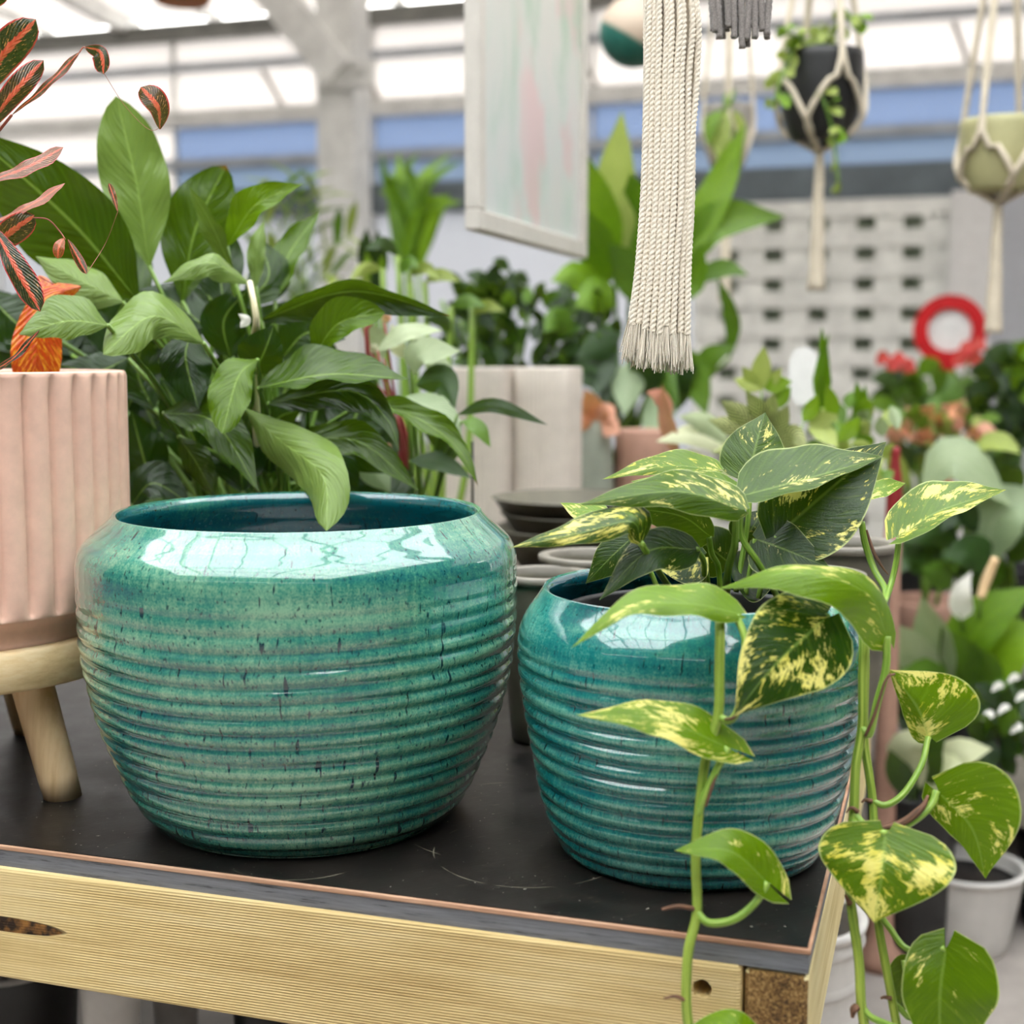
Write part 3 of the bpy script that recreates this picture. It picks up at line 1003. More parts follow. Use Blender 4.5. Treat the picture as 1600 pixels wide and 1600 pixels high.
lathe('soil', [(0.1485, 0.328), (0.07, 0.335), (0.0, 0.336)], 48, M['soil'], PC, pink)

# ------------------------------------------------------------------ pothos
poth = thing('pothos_plant', 'trailing golden pothos with yellow splashed leaves in the smaller teal pot', 'plant', NP + V((0, 0, 0.153)))
def pl(pts, hA, hB, aA, aB, vari, bri, seed, lobe=0.10, prf='heart', wave=0.010, cup=0.02):
    return leaf(poth, pts, hA, hB, aA, aB, prf, M['pothos'], lobe, wave, cup, (vari, bri, seed, 1), n=22, k=7)

# crown leaves
pl([(1170, 752, 1.09), (1180, 700, 1.10), (1196, 644, 1.12)], 52, 54, 15, 25, 0.40, 0.30, 0.11, 0.02)
pl([(1160, 775, 1.02), (1262, 748, 1.03), (1382, 713, 1.06)], 56, 20, 48, -50, 0.40, 0.28, 0.23, 0.04)
pl([(1212, 838, 1.05), (1292, 768, 1.05), (1385, 690, 1.07)], 66, 80, 20, -15, 0.52, 0.02, 0.37, 0.06)
pl([(1405, 838, 1.03), (1470, 798, 1.03), (1573, 765, 1.05)], 48, 20, 50, -50, 0.66, 0.50, 0.41, 0.10)
pl([(1164, 797, 0.98), (1055, 768, 0.97), (902, 789, 0.98)], 40, 26, 58, -20, 0.40, 0.35, 0.53, 0.03)
pl([(1122, 735, 1.09), (1040, 728, 1.09), (940, 749, 1.10)], 28, 10, 60, -50, 0.62, 0.65, 0.59, 0.05)
pl([(1160, 768, 1.06), (1080, 748, 1.06), (985, 752, 1.07)], 20, 30, 60, -40, 0.40, 0.60, 0.61, 0.03)
pl([(1001, 848, 0.97), (985, 815, 0.955), (900, 835, 0.955), (797, 856, 0.97)], 34, 18, 58, -20, 0.62, 0.22, 0.045, 0.02)
pl([(945, 800, 1.06), (905, 796, 1.07), (875, 785, 1.08)], 14, 20, 40, -40, 0.55, 0.9, 0.71)
pl([(1088, 858, 1.00), (1012, 862, 0.98), (936, 938, 0.97)], 34, 34, 25, -25, 0.30, 0.02, 0.73, 0.04)
pl([(990, 838, 1.05), (955, 870, 1.05), (915, 912, 1.06)], 30, 32, 20, -20, 0.25, 0.0, 0.77, 0.04)
pl([(1098, 870, 1.04), (1070, 880, 1.04), (1022, 884, 1.05)], 34, 34, 20, -30, 0.58, 0.05, 0.79)
pl([(1110, 838, 1.02), (1060, 805, 1.01), (962, 792, 1.02)], 24, 36, -25, 20, 0.25, 0.0, 0.83, 0.04)
pl([(1180, 842, 1.06), (1225, 858, 1.04), (1298, 888, 1.03)], 44, 50, 25, -25, 0.28, 0.0, 0.87, 0.06)
pl([(1160, 845, 1.08), (1175, 825, 1.08), (1192, 796, 1.09)], 34, 34, 10, 20, 0.5, 0.0, 0.89)
pl([(1340, 778, 1.10), (1380, 762, 1.10), (1415, 755, 1.11)], 13, 15, 40, -40, 0.55, 0.85, 0.91, 0.0, 'lance')
pl([(1140, 880, 1.10), (1100, 850, 1.10), (1060, 838, 1.11)], 40, 40, 20, 10, 0.3, 0.0, 0.35, 0.04)
pl([(1200, 900, 1.12), (1220, 870, 1.12), (1262, 850, 1.12)], 36, 36, 20, 10, 0.3, 0.0, 0.65, 0.04)
pl([(1300, 838, 1.08), (1262, 834, 1.07), (1225, 842, 1.07)], 12, 10, 50, -30, 0.6, 0.4, 0.93)
pl([(1150, 910, 1.06), (1180, 896, 1.08), (1240, 878, 1.09)], 42, 42, 20, -20, 0.3, 0.0, 0.95, 0.04)
pl([(1085, 840, 1.08), (1055, 832, 1.09), (1020, 842, 1.10)], 38, 38, 30, -30, 0.55, 0.2, 0.97, 0.04)
# front leaves
pl([(1158, 960, 0.905), (1080, 944, 0.885), (985, 950, 0.872), (892, 1013, 0.872)], 38, 15, 50, -55, 0.42, 0.80, 0.13, 0.04)
pl([(1292, 964, 0.925), (1210, 1040, 0.895), (1146, 1120, 0.885)], 78, 84, -12, 15, 0.56, 0.06, 0.17, 0.10)
pl([(1386, 994, 0.955), (1352, 925, 0.925), (1240, 895, 0.905), (1119, 920, 0.935)], 26, 44, 45, -35, 0.46, 0.85, 0.19, 0.10)
pl([(1137, 1168, 0.893), (1030, 1124, 0.878), (900, 1117, 0.870)], 40, 26, 40, -45, 0.50, 0.80, 0.29, 0.20)
pl([(1198, 1378, 0.885), (1140, 1330, 0.872), (1053, 1329, 0.868)], 44, 24, 30, -45, 0.36, 0.75, 0.31, 0.34)
pl([(1466, 1238, 0.955), (1518, 1295, 0.945), (1540, 1373, 0.945)], 36, 92, 25, -20, 0.46, 0.72, 0.43, 0.16)
pl([(1384, 1302, 0.915), (1378, 1362, 0.905), (1366, 1442, 0.905)], 102, 106, 22, -8, 0.66, 0.55, 0.47, 0.14)
pl([(1478, 1480, 0.93), (1468, 1560, 0.92), (1470, 1690, 0.92)], 56, 90, -25, 35, 0.38, 0.60, 0.67, 0.14)
pl([(1422, 1500, 0.96), (1410, 1535, 0.965), (1412, 1585, 0.97)], 24, 24, 20, 20, 0.2, 0.3, 0.07)
pl([(1450, 1152, 0.99), (1432, 1105, 0.985), (1388, 1046, 0.985)], 26, 92, 30, 30, 0.60, 0.75, 0.21, 0.10)
pl([(1190, 1640, 0.88), (1130, 1606, 0.875), (1040, 1640, 0.875)], 32, 30, 40, -40, 0.36, 0.85, 0.33, 0.2)

def vine(pts, r=0.0032, m='vine', name='vine', seg=10):
    return tube(name, [P(*p) for p in pts], r, M[m], poth, seg=seg, n=8 * (len(pts) - 1))
vine([(1122, 925, 1.03), (1124, 940, 0.95), (1125, 975, 0.905), (1124, 1050, 0.899), (1122, 1118, 0.897), (1104, 1180, 0.896), (1092, 1270, 0.893), (1087, 1340, 0.892), (1089, 1425, 0.888), (1075, 1490, 0.882), (1073, 1580, 0.880), (1085, 1640, 0.880)], 0.0034)
vine([(1330, 940, 1.0), (1348, 990, 0.972), (1348, 1060, 0.965), (1347, 1136, 0.962), (1337, 1200, 0.957), (1334, 1270, 0.952), (1326, 1340, 0.945), (1330, 1415, 0.938), (1342, 1500, 0.932), (1346, 1572, 0.928), (1358, 1640, 0.928)], 0.0034)
vine([(1350, 960, 1.02), (1352, 1040, 0.988), (1350, 1150, 0.982), (1358, 1210, 0.975), (1364, 1260, 0.97), (1366, 1350, 0.96), (1372, 1440, 0.955), (1388, 1530, 0.948), (1408, 1640, 0.945)], 0.0031)
# leaf stalks
PE = [
    ([(1125, 1120, 0.896), (1140, 1126, 0.892), (1154, 1105, 0.892), (1160, 1050, 0.897), (1164, 1000, 0.90), (1150, 962, 0.905)], 0.0026),
    ([(1092, 1272, 0.892), (1100, 1245, 0.89), (1122, 1198, 0.89), (1137, 1168, 0.893)], 0.0026),
    ([(1090, 1426, 0.887), (1108, 1442, 0.883), (1148, 1436, 0.882), (1182, 1408, 0.883), (1198, 1378, 0.885)], 0.0026),
    ([(1347, 1137, 0.961), (1358, 1148, 0.957), (1370, 1100, 0.955), (1384, 1045, 0.955), (1386, 994, 0.956)], 0.0028),
    ([(1363, 1252, 0.97), (1384, 1258, 0.968), (1412, 1240, 0.97), (1440, 1195, 0.98), (1450, 1152, 0.99)], 0.0024),
    ([(1335, 1272, 0.951), (1352, 1290, 0.947), (1385, 1299, 0.945), (1425, 1284, 0.948), (1455, 1258, 0.952), (1463, 1236, 0.955)], 0.0028),
    ([(1332, 1280, 0.951), (1345, 1296, 0.94), (1384, 1302, 0.915)], 0.0024),
    ([(1368, 1420, 0.953), (1390, 1450, 0.95), (1420, 1484, 0.94), (1476, 1482, 0.93)], 0.0022),
    ([(1390, 1560, 0.947), (1402, 1572, 0.95), (1425, 1588, 0.95), (1412, 1500, 0.962)], 0.002),
    ([(1346, 1572, 0.928), (1362, 1590, 0.925), (1400, 1606, 0.925)], 0.0024),
    ([(1150, 802, 0.985), (1148, 850, 1.0), (1138, 890, 1.03), (1134, 935, 1.06)], [0.0026, 0.0034]),
    ([(1160, 778, 1.02), (1158, 835, 1.03), (1185, 880, 1.03), (1216, 935, 1.05)], 0.0025),
    ([(1346, 815, 1.05), (1352, 850, 1.05), (1366, 890, 1.045), (1384, 925, 1.03), (1372, 955, 1.0), (1345, 965, 0.98)], 0.0027),
    ([(1405, 840, 1.03), (1400, 880, 1.035), (1390, 920, 1.03), (1378, 950, 1.0)], 0.0024),
    ([(1108, 840, 1.02), (1112, 865, 1.03), (1122, 885, 1.05), (1126, 925, 1.06)], 0.0022),
    ([(1001, 848, 0.97), (1018, 875, 0.99), (1042, 912, 1.03), (1062, 935, 1.05)], 0.0024),
    ([(1088, 858, 1.0), (1100, 880, 1.02), (1098, 925, 1.05)], 0.0022),
    ([(1172, 752, 1.09), (1168, 820, 1.08), (1150, 925, 1.07)], 0.0022),
    ([(1214, 838, 1.05), (1200, 870, 1.055), (1185, 935, 1.06)], 0.0022),
    ([(985, 838, 1.05), (1010, 880, 1.06), (1030, 925, 1.06)], 0.002),
    ([(1270, 930, 1.03), (1248, 925, 1.0), (1262, 935, 0.965), (1292, 964, 0.926)], 0.0026),
    ([(1098, 870, 1.04), (1104, 895, 1.05), (1108, 930, 1.06)], 0.002),
    ([(1180, 842, 1.06), (1172, 890, 1.06), (1165, 930, 1.06)], 0.002),
]
for pts, r in PE:
    vine(pts, r, 'petiole', 'leaf_stalk', 8)
# dry sheaths and air roots at the joints
for pts, r in [
    ([(1132, 1124, 0.890), (1150, 1116, 0.887), (1161, 1060, 0.893), (1166, 1010, 0.898)], [0.0009, 0.0016, 0.0014, 0.0006]),
    ([(1352, 1150, 0.955), (1366, 1118, 0.951), (1384, 1062, 0.952), (1398, 1053, 0.955)], [0.001, 0.0012, 0.001, 0.0008]),
    ([(1370, 1296, 0.943), (1410, 1285, 0.944), (1440, 1262, 0.947), (1450, 1243, 0.95)], [0.001, 0.0026, 0.0028, 0.001]),
    ([(1354, 828, 1.045), (1364, 860, 1.043), (1378, 885, 1.04), (1388, 898, 1.04)], [0.0008, 0.0014, 0.0012, 0.0004]),
    ([(1085, 1420, 0.887), (1060, 1416, 0.885), (1034, 1421, 0.886)], [0.0016, 0.0015, 0.0008]),
    ([(1072, 1563, 0.879), (1055, 1557, 0.877), (1037, 1560, 0.877)], [0.0016, 0.0013, 0.0007]),
    ([(1340, 1268, 0.949), (1330, 1262, 0.947), (1322, 1270, 0.947)], [0.0018, 0.0012, 0.0005]),
    ([(1338, 1574, 0.925), (1334, 1578, 0.923), (1332, 1590, 0.923)], [0.0030, 0.0024, 0.001]),
    ([(1392, 1560, 0.943), (1382, 1558, 0.942), (1376, 1560, 0.942)], [0.0016, 0.0013, 0.0008]),
    ([(1362, 1252, 0.967), (1352, 1250, 0.966), (1346, 1254, 0.966)], [0.0018, 0.0014, 0.0006]),
    ([(1328, 1412, 0.935), (1324, 1405, 0.934), (1321, 1398, 0.934)], [0.0022, 0.0014, 0.0008]),
    ([(1103, 1260, 0.889), (1112, 1230, 0.887), (1124, 1198, 0.889)], [0.0008, 0.0012, 0.0004])]:
    vine(pts, r, 'brown_root', 'dry_sheath', 8)

# ------------------------------------------------------------------ croton in the pink planter
cro = thing('croton_plant', 'red and black croton with orange veined leaves in the pink planter', 'plant', PC + V((0, 0, 0.335)))
def cl(pts, hA, hB=None, aA=30, aB=-20, ora=0.0, pk=0.3, seed=0.5, prf='oval', wave=0.012, name='leaf'):
    return leaf(cro, pts, hA, hB, aA, aB, prf, M['croton'], 0.0, wave, 0.0, (ora, pk, seed, 1), name=name, n=16, k=5)
cl([(-48, 170, 1.16), (0, 92, 1.14), (56, 30, 1.14)], 27, 27, 15, 15, 0, 0.3, 0.11)
cl([(-30, 215, 1.13), (14, 155, 1.12), (68, 94, 1.13)], 19, 17, 15, 20, 0.05, 0.3, 0.23)
cl([(-40, 20, 1.18), (-15, 0, 1.17), (12, -12, 1.17)], 14, 14, 20, 20, 0, 0.4, 0.3)
cl([(18, 180, 1.13), (70, 136, 1.12), (126, 80, 1.12)], 5, 6, 30, -40, 0.1, 0.4, 0.36)
cl([(132, 73, 1.12), (158, 82, 1.11), (162, 116, 1.11)], 16, 10, 35, -30, 0, 0.1, 0.37)
cl([(250, 202, 1.12), (246, 168, 1.11), (220, 136, 1.11)], 16, 22, 20, 10, 0.08, 0.3, 0.41)
cl([(-25, 285, 1.10), (40, 262, 1.09), (99, 230, 1.09)], 9, 12, 55, -45, 0, 0.72, 0.43)
cl([(-20, 352, 1.09), (45, 322, 1.08), (102, 286, 1.08)], 5, 7, 60, -50, 0.15, 0.8, 0.47)
cl([(-30, 405, 1.09), (12, 366, 1.08), (54, 336, 1.08)], 20, 22, 15, 15, 0.05, 0.35, 0.59)
cl([(-12, 352, 1.07), (28, 425, 1.06), (63, 487, 1.06)], 17, 22, 20, -10, 0.0, 0.3, 0.61)
cl([(126, 448, 1.30), (84, 464, 1.29), (60, 525, 1.28), (54, 625, 1.28)], 38, 38, 20, 15, 1.0, 0.3, 0.71, 'oval')
cl([(60, 500, 1.30), (66, 462, 1.30), (62, 430, 1.31)], 14, 16, 20, 20, 0.95, 0.3, 0.77)
cl([(100, 372, 1.09), (92, 385, 1.08), (90, 404, 1.08)], 8, 9, 20, 20, 0.35, 0.5, 0.83)
cl([(106, 374, 1.09), (116, 392, 1.09), (135, 428, 1.09)], 7, 7, 20, 20, 0.05, 0.1, 0.87)
cl([(184, 331, 1.10), (178, 310, 1.10), (170, 286, 1.10)], 4, 5, 20, 20, 0.1, 0.4, 0.9)
cl([(-30, 590, 1.10), (20, 560, 1.09), (62, 515, 1.09)], 4, 5, 50, -40, 0, 0.35, 0.93)
cl([(-60, 330, 1.2), (-90, 260, 1.2), (-120, 180, 1.2)], 26, 26, 15, 15, 0.1, 0.3, 0.2)
cl([(-60, 430, 1.18), (-130, 400, 1.15), (-190, 420, 1.15)], 24, 24, 20, 20, 0.1, 0.3, 0.27)
def cs(pts, r=0.0008, name='stalk'):
    tube(name, [P(*p) for p in pts], r, M['croton_stem'], cro, seg=6)
cs([(-60, 640, 1.22), (-62, 500, 1.20), (-66, 300, 1.19), (-60, 160, 1.18)], [0.006, 0.005, 0.004, 0.003], 'stem')
for b_, e_ in (((-64, 250, 1.19), (-48, 170, 1.16)), ((-63, 300, 1.19), (-30, 215, 1.13)), ((-62, 300, 1.19), (18, 180, 1.13)), ((-64, 330, 1.19), (-25, 285, 1.10)),
               ((-63, 420, 1.19), (-20, 352, 1.09)), ((-63, 450, 1.19), (-30, 405, 1.09)), ((-63, 430, 1.19), (-12, 352, 1.07)), ((-60, 200, 1.18), (-40, 20, 1.18)),
               ((-62, 600, 1.22), (-30, 590, 1.10)), ((-62, 560, 1.2), (54, 622, 1.28)), ((-63, 360, 1.19), (-60, 330, 1.2)), ((-63, 450, 1.19), (-60, 430, 1.18))):
    m_ = ((b_[0] + e_[0]) / 2, (b_[1] + e_[1]) / 2 - 8, (b_[2] + e_[2]) / 2)
    cs([b_, m_, e_], 0.0013)
# the bare midribs between the pieces of its interrupted leaves
cs([(124, 82, 1.12), (130, 74, 1.12), (136, 76, 1.12)], 0.0007, 'midrib')
cs([(162, 114, 1.11), (195, 165, 1.13), (232, 202, 1.13), (252, 199, 1.12)], 0.0002, 'midrib')
cs([(52, 340, 1.08), (75, 343, 1.085), (92, 360, 1.09), (102, 374, 1.09)], 0.0006, 'midrib')
cs([(135, 428, 1.09), (165, 380, 1.11), (184, 331, 1.10)], 0.0002, 'midrib')
cs([(62, 432, 1.31), (90, 446, 1.30), (124, 450, 1.30)], 0.0008, 'midrib')

# ------------------------------------------------------------------ peace lily behind the large pot
LB = G(400, 1.50, TZ)
lpot = thing('lily_pot', 'dark nursery pot hidden behind the large teal pot', 'plant pot', LB)
lathe('body', smoothprof([(0.0, 0.0), (0.085, 0.0), (0.10, 0.10), (0.112, 0.17), (0.116, 0.175), (0.112, 0.178), (0.104, 0.17), (0.10, 0.15)], 0.008), 48, M['black_plastic'], LB, lpot)
lathe('soil', [(0.101, 0.155), (0.0, 0.16)], 32, M['soil'], LB, lpot)
lily = thing('peace_lily', 'big glossy dark green peace lily behind the large teal pot', 'plant', LB + V((0, 0, 0.158)))
LI = [  # points, half widths, angles, pale (undersides, painted sheen), brightness, seed
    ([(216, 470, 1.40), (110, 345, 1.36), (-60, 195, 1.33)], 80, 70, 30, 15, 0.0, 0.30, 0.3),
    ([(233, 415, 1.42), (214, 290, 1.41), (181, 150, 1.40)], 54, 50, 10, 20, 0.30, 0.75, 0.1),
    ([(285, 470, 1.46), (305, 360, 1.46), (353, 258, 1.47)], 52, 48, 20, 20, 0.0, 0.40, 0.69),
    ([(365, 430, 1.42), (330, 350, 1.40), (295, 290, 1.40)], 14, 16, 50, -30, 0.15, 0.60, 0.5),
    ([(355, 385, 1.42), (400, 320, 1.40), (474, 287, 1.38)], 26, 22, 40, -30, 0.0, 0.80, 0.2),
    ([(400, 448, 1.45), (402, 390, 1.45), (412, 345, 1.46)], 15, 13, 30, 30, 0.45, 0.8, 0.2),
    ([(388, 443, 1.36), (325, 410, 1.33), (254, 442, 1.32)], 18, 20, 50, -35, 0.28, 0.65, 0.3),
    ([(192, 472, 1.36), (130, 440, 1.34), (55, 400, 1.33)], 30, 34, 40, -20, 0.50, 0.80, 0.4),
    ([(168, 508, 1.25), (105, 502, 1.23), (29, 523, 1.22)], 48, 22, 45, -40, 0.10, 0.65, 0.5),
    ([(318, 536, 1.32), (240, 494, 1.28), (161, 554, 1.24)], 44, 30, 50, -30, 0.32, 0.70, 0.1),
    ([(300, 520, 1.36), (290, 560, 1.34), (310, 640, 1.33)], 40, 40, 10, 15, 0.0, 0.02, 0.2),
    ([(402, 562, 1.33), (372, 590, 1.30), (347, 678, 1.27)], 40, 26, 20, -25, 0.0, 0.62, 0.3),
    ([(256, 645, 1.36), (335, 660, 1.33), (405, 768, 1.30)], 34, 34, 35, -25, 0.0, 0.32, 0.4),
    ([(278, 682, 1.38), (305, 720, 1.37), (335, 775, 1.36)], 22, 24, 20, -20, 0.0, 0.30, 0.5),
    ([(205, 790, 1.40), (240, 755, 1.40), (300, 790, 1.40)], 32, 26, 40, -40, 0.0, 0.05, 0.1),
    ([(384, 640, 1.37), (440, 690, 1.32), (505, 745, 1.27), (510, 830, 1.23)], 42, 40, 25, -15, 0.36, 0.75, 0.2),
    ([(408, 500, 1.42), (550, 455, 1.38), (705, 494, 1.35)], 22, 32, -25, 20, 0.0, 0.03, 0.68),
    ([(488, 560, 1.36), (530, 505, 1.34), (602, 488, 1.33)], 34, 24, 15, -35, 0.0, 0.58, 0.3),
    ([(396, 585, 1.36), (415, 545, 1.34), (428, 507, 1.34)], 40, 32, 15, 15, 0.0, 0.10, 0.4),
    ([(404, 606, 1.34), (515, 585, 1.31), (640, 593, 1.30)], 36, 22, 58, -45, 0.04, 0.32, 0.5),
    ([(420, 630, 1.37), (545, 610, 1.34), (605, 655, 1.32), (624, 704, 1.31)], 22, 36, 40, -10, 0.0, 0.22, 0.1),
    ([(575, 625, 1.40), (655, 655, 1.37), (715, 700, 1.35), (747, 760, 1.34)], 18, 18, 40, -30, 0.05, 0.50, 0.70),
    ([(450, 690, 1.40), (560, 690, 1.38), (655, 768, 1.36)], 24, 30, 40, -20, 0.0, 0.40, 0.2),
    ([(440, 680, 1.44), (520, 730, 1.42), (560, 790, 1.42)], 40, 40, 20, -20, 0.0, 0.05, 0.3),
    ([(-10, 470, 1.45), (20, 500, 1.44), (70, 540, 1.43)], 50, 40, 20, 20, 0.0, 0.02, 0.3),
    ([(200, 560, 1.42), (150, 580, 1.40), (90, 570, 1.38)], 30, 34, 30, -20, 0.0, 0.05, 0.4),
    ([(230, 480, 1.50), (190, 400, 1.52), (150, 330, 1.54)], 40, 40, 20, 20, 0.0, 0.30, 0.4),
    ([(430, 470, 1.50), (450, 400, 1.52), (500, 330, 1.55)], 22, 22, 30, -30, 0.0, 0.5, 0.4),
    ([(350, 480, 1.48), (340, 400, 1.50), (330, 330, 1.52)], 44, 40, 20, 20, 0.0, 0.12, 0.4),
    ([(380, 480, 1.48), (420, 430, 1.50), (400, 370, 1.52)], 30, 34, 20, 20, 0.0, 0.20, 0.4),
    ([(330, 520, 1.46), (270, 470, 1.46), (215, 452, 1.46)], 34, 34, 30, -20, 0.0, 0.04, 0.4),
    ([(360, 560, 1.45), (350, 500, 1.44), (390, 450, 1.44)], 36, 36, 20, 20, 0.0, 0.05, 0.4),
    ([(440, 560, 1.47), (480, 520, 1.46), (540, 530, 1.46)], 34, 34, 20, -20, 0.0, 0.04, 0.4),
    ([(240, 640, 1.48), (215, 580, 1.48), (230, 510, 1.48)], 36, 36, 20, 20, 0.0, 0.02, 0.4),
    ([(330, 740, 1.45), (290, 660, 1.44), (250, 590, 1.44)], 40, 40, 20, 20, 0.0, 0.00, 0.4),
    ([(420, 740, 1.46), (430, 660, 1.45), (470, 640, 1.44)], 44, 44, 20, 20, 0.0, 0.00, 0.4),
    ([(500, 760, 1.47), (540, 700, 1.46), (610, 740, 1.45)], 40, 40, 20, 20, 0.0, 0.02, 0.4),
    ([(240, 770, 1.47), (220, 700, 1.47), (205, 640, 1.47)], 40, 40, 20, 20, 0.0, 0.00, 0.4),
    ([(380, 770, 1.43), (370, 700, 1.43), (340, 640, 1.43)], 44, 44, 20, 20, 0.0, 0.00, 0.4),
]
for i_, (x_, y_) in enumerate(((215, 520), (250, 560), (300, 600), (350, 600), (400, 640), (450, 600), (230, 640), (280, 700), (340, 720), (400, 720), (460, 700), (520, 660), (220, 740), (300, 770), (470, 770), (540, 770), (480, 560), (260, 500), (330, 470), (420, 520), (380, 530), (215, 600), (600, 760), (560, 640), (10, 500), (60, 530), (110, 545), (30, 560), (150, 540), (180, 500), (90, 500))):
    LI.append(([(x_ + (-1) ** i_ * 22, y_ + 55, 1.56), (x_, y_, 1.57), (x_ - (-1) ** i_ * 26, y_ - 50, 1.58)], 50, 48, 15, 20, 0.0, 0.0, 0.4))  # filler leaves in darkest green stand in for the shade between leaves
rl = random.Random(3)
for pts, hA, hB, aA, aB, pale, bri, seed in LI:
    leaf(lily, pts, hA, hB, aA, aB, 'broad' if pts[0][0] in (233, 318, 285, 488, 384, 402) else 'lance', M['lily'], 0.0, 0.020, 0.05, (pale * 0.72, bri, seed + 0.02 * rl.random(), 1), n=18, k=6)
    b_ = pts[0]
    q = P(*b_)
    c0 = LB + V((rl.uniform(-.045, .045), rl.uniform(-.045, .045), 0.158))
    mid = c0.lerp(q, 0.55) + V((0, 0, 0.03 if q.z > c0.z else 0.10))
    tube('leaf_stalk', [c0, mid, q], [0.0038, 0.003, 0.0022], M['lily_stem'], lily, seg=7, n=8)
# a spent flower stalk, cream against the green
tube('flower_stalk', [LB + V((0, 0, 0.16)), P(398, 560, 1.38), P(401, 500, 1.34), P(390, 440, 1.35)], [0.004, 0.004, 0.0042, 0.003], M['cream_stalk'], lily, seg=8)
leaf(lily, [(376, 512, 1.335), (384, 500, 1.335), (372, 490, 1.335)], 7, 8, 20, 20, 'lance', M['white'], 0, 0.02, 0, (0, 0.8, 0.2, 1), 'spathe')

# ------------------------------------------------------------------ pale plant with red stems, further back on the table
AB = G(650, 1.62, TZ)
apot = thing('hoya_pot', 'small terracotta coloured pot half hidden behind the large teal pot', 'plant pot', AB)
lathe('body', smoothprof([(0.0, 0.0), (0.055, 0.0), (0.068, 0.06), (0.078, 0.125), (0.082, 0.128), (0.082, 0.145), (0.075, 0.145), (0.072, 0.13)], 0.008), 40, M['terra'], AB, apot)
lathe('soil', [(0.073, 0.132), (0.0, 0.136)], 24, M['soil'], AB, apot)
hoya = thing('pale_leaf_plant', 'grey green leafy plant with dark red stems behind the peace lily', 'plant', AB + V((0, 0, 0.134)))
for pts, hA, hB, aA, aB, mm, g_ in [
    ([(590, 548, 1.58), (635, 520, 1.57), (692, 516, 1.57)], 14, 14, 45, -30, 'pale', 0.9),
    ([(648, 585, 1.57), (655, 555, 1.56), (720, 548, 1.55)], 26, 18, 30, -30, 'pale', 0.7),
    ([(650, 602, 1.57), (690, 595, 1.56), (712, 638, 1.55)], 26, 22, 20, 20, 'dark', 0.6),
    ([(634, 620, 1.56), (690, 648, 1.54), (722, 700, 1.53)], 24, 22, 45, -20, 'pale', 0.35),
    ([(715, 648, 1.53), (772, 634, 1.51), (856, 664, 1.50)], 12, 11, 20, 20, 'dark', 0.3),
    ([(722, 658, 1.54), (745, 668, 1.53), (767, 699, 1.53)], 13, 11, 40, -20, 'mid', 0.7),
    ([(560, 690, 1.56), (580, 730, 1.55), (610, 770, 1.54)], 26, 30, 40, -20, 'pale', 0.3),
    ([(640, 720, 1.56), (690, 722, 1.55), (738, 748, 1.54)], 14, 16, 30, -20, 'dark', 0.5),
    ([(600, 560, 1.60), (590, 530, 1.60), (560, 505, 1.60)], 16, 16, 30, -20, 'pale', 0.6),
    ([(640, 560, 1.60), (620, 540, 1.60), (612, 505, 1.60)], 12, 12, 30, -20, 'cream', 0.6),
    ([(560, 640, 1.60), (530, 660, 1.60), (480, 650, 1.60)], 16, 16, 30, -20, 'pale', 0.5),
    ([(620, 650, 1.6), (600, 690, 1.6), (620, 740, 1.6)], 24, 24, 20, 20, 'dark', 0.4),
    ([(660, 660, 1.6), (700, 690, 1.6), (690, 740, 1.6)], 24, 24, 20, 20, 'dark', 0.2),
    ([(700, 590, 1.58), (690, 570, 1.58), (640, 545, 1.58)], 14, 14, 30, -20, 'pale', 0.6)]:
    leaf(hoya, pts, hA, hB, aA, aB, 'lance', M[mm], 0, 0.012, 0.02, (0, g_, rl.random(), 1), n=12, k=4)
    tube('leaf_stalk', [AB + V((rl.uniform(-.02, .02), rl.uniform(-.02, .02), 0.134)), (AB + V((0, 0, 0.16))).lerp(P(*pts[0]), 0.6), P(*pts[0])], [0.0024, 0.002, 0.0015], M['red_stem'] if pts[0][0] < 630 else M['lily_stem'], hoya, seg=6)
tube('stem', [AB + V((0, 0, 0.13)), P(575, 560, 1.59), P(583, 500, 1.58)], 0.003, M['red_stem'], hoya, seg=6)
for x_, y_ in ((460, 515), (600, 497), (580, 545), (465, 628), (600, 700), (550, 715)):
    leaf(hoya, [(x_, y_ + 6, 1.6), (x_ + 4, y_, 1.59), (x_ + 8, y_ - 8, 1.59)], 7, 7, 20, 20, 'oval', M['pink'] if x_ != 580 else M['cream'], 0, 0, 0.1, (0, 0.9, 0.3, 1), 'flower', n=6, k=3)
    tube('leaf_stalk', [AB + V((0, 0, 0.14)), P(620, 640, 1.62), P(x_, y_ + 6, 1.6)], 0.0016, M['red_stem'], hoya, seg=5)
tube('wire_stake', [G(738, 1.60, TZ + 0.0), P(738, 690, 1.60)], 0.0016, M['black_plastic'], hoya, seg=6)

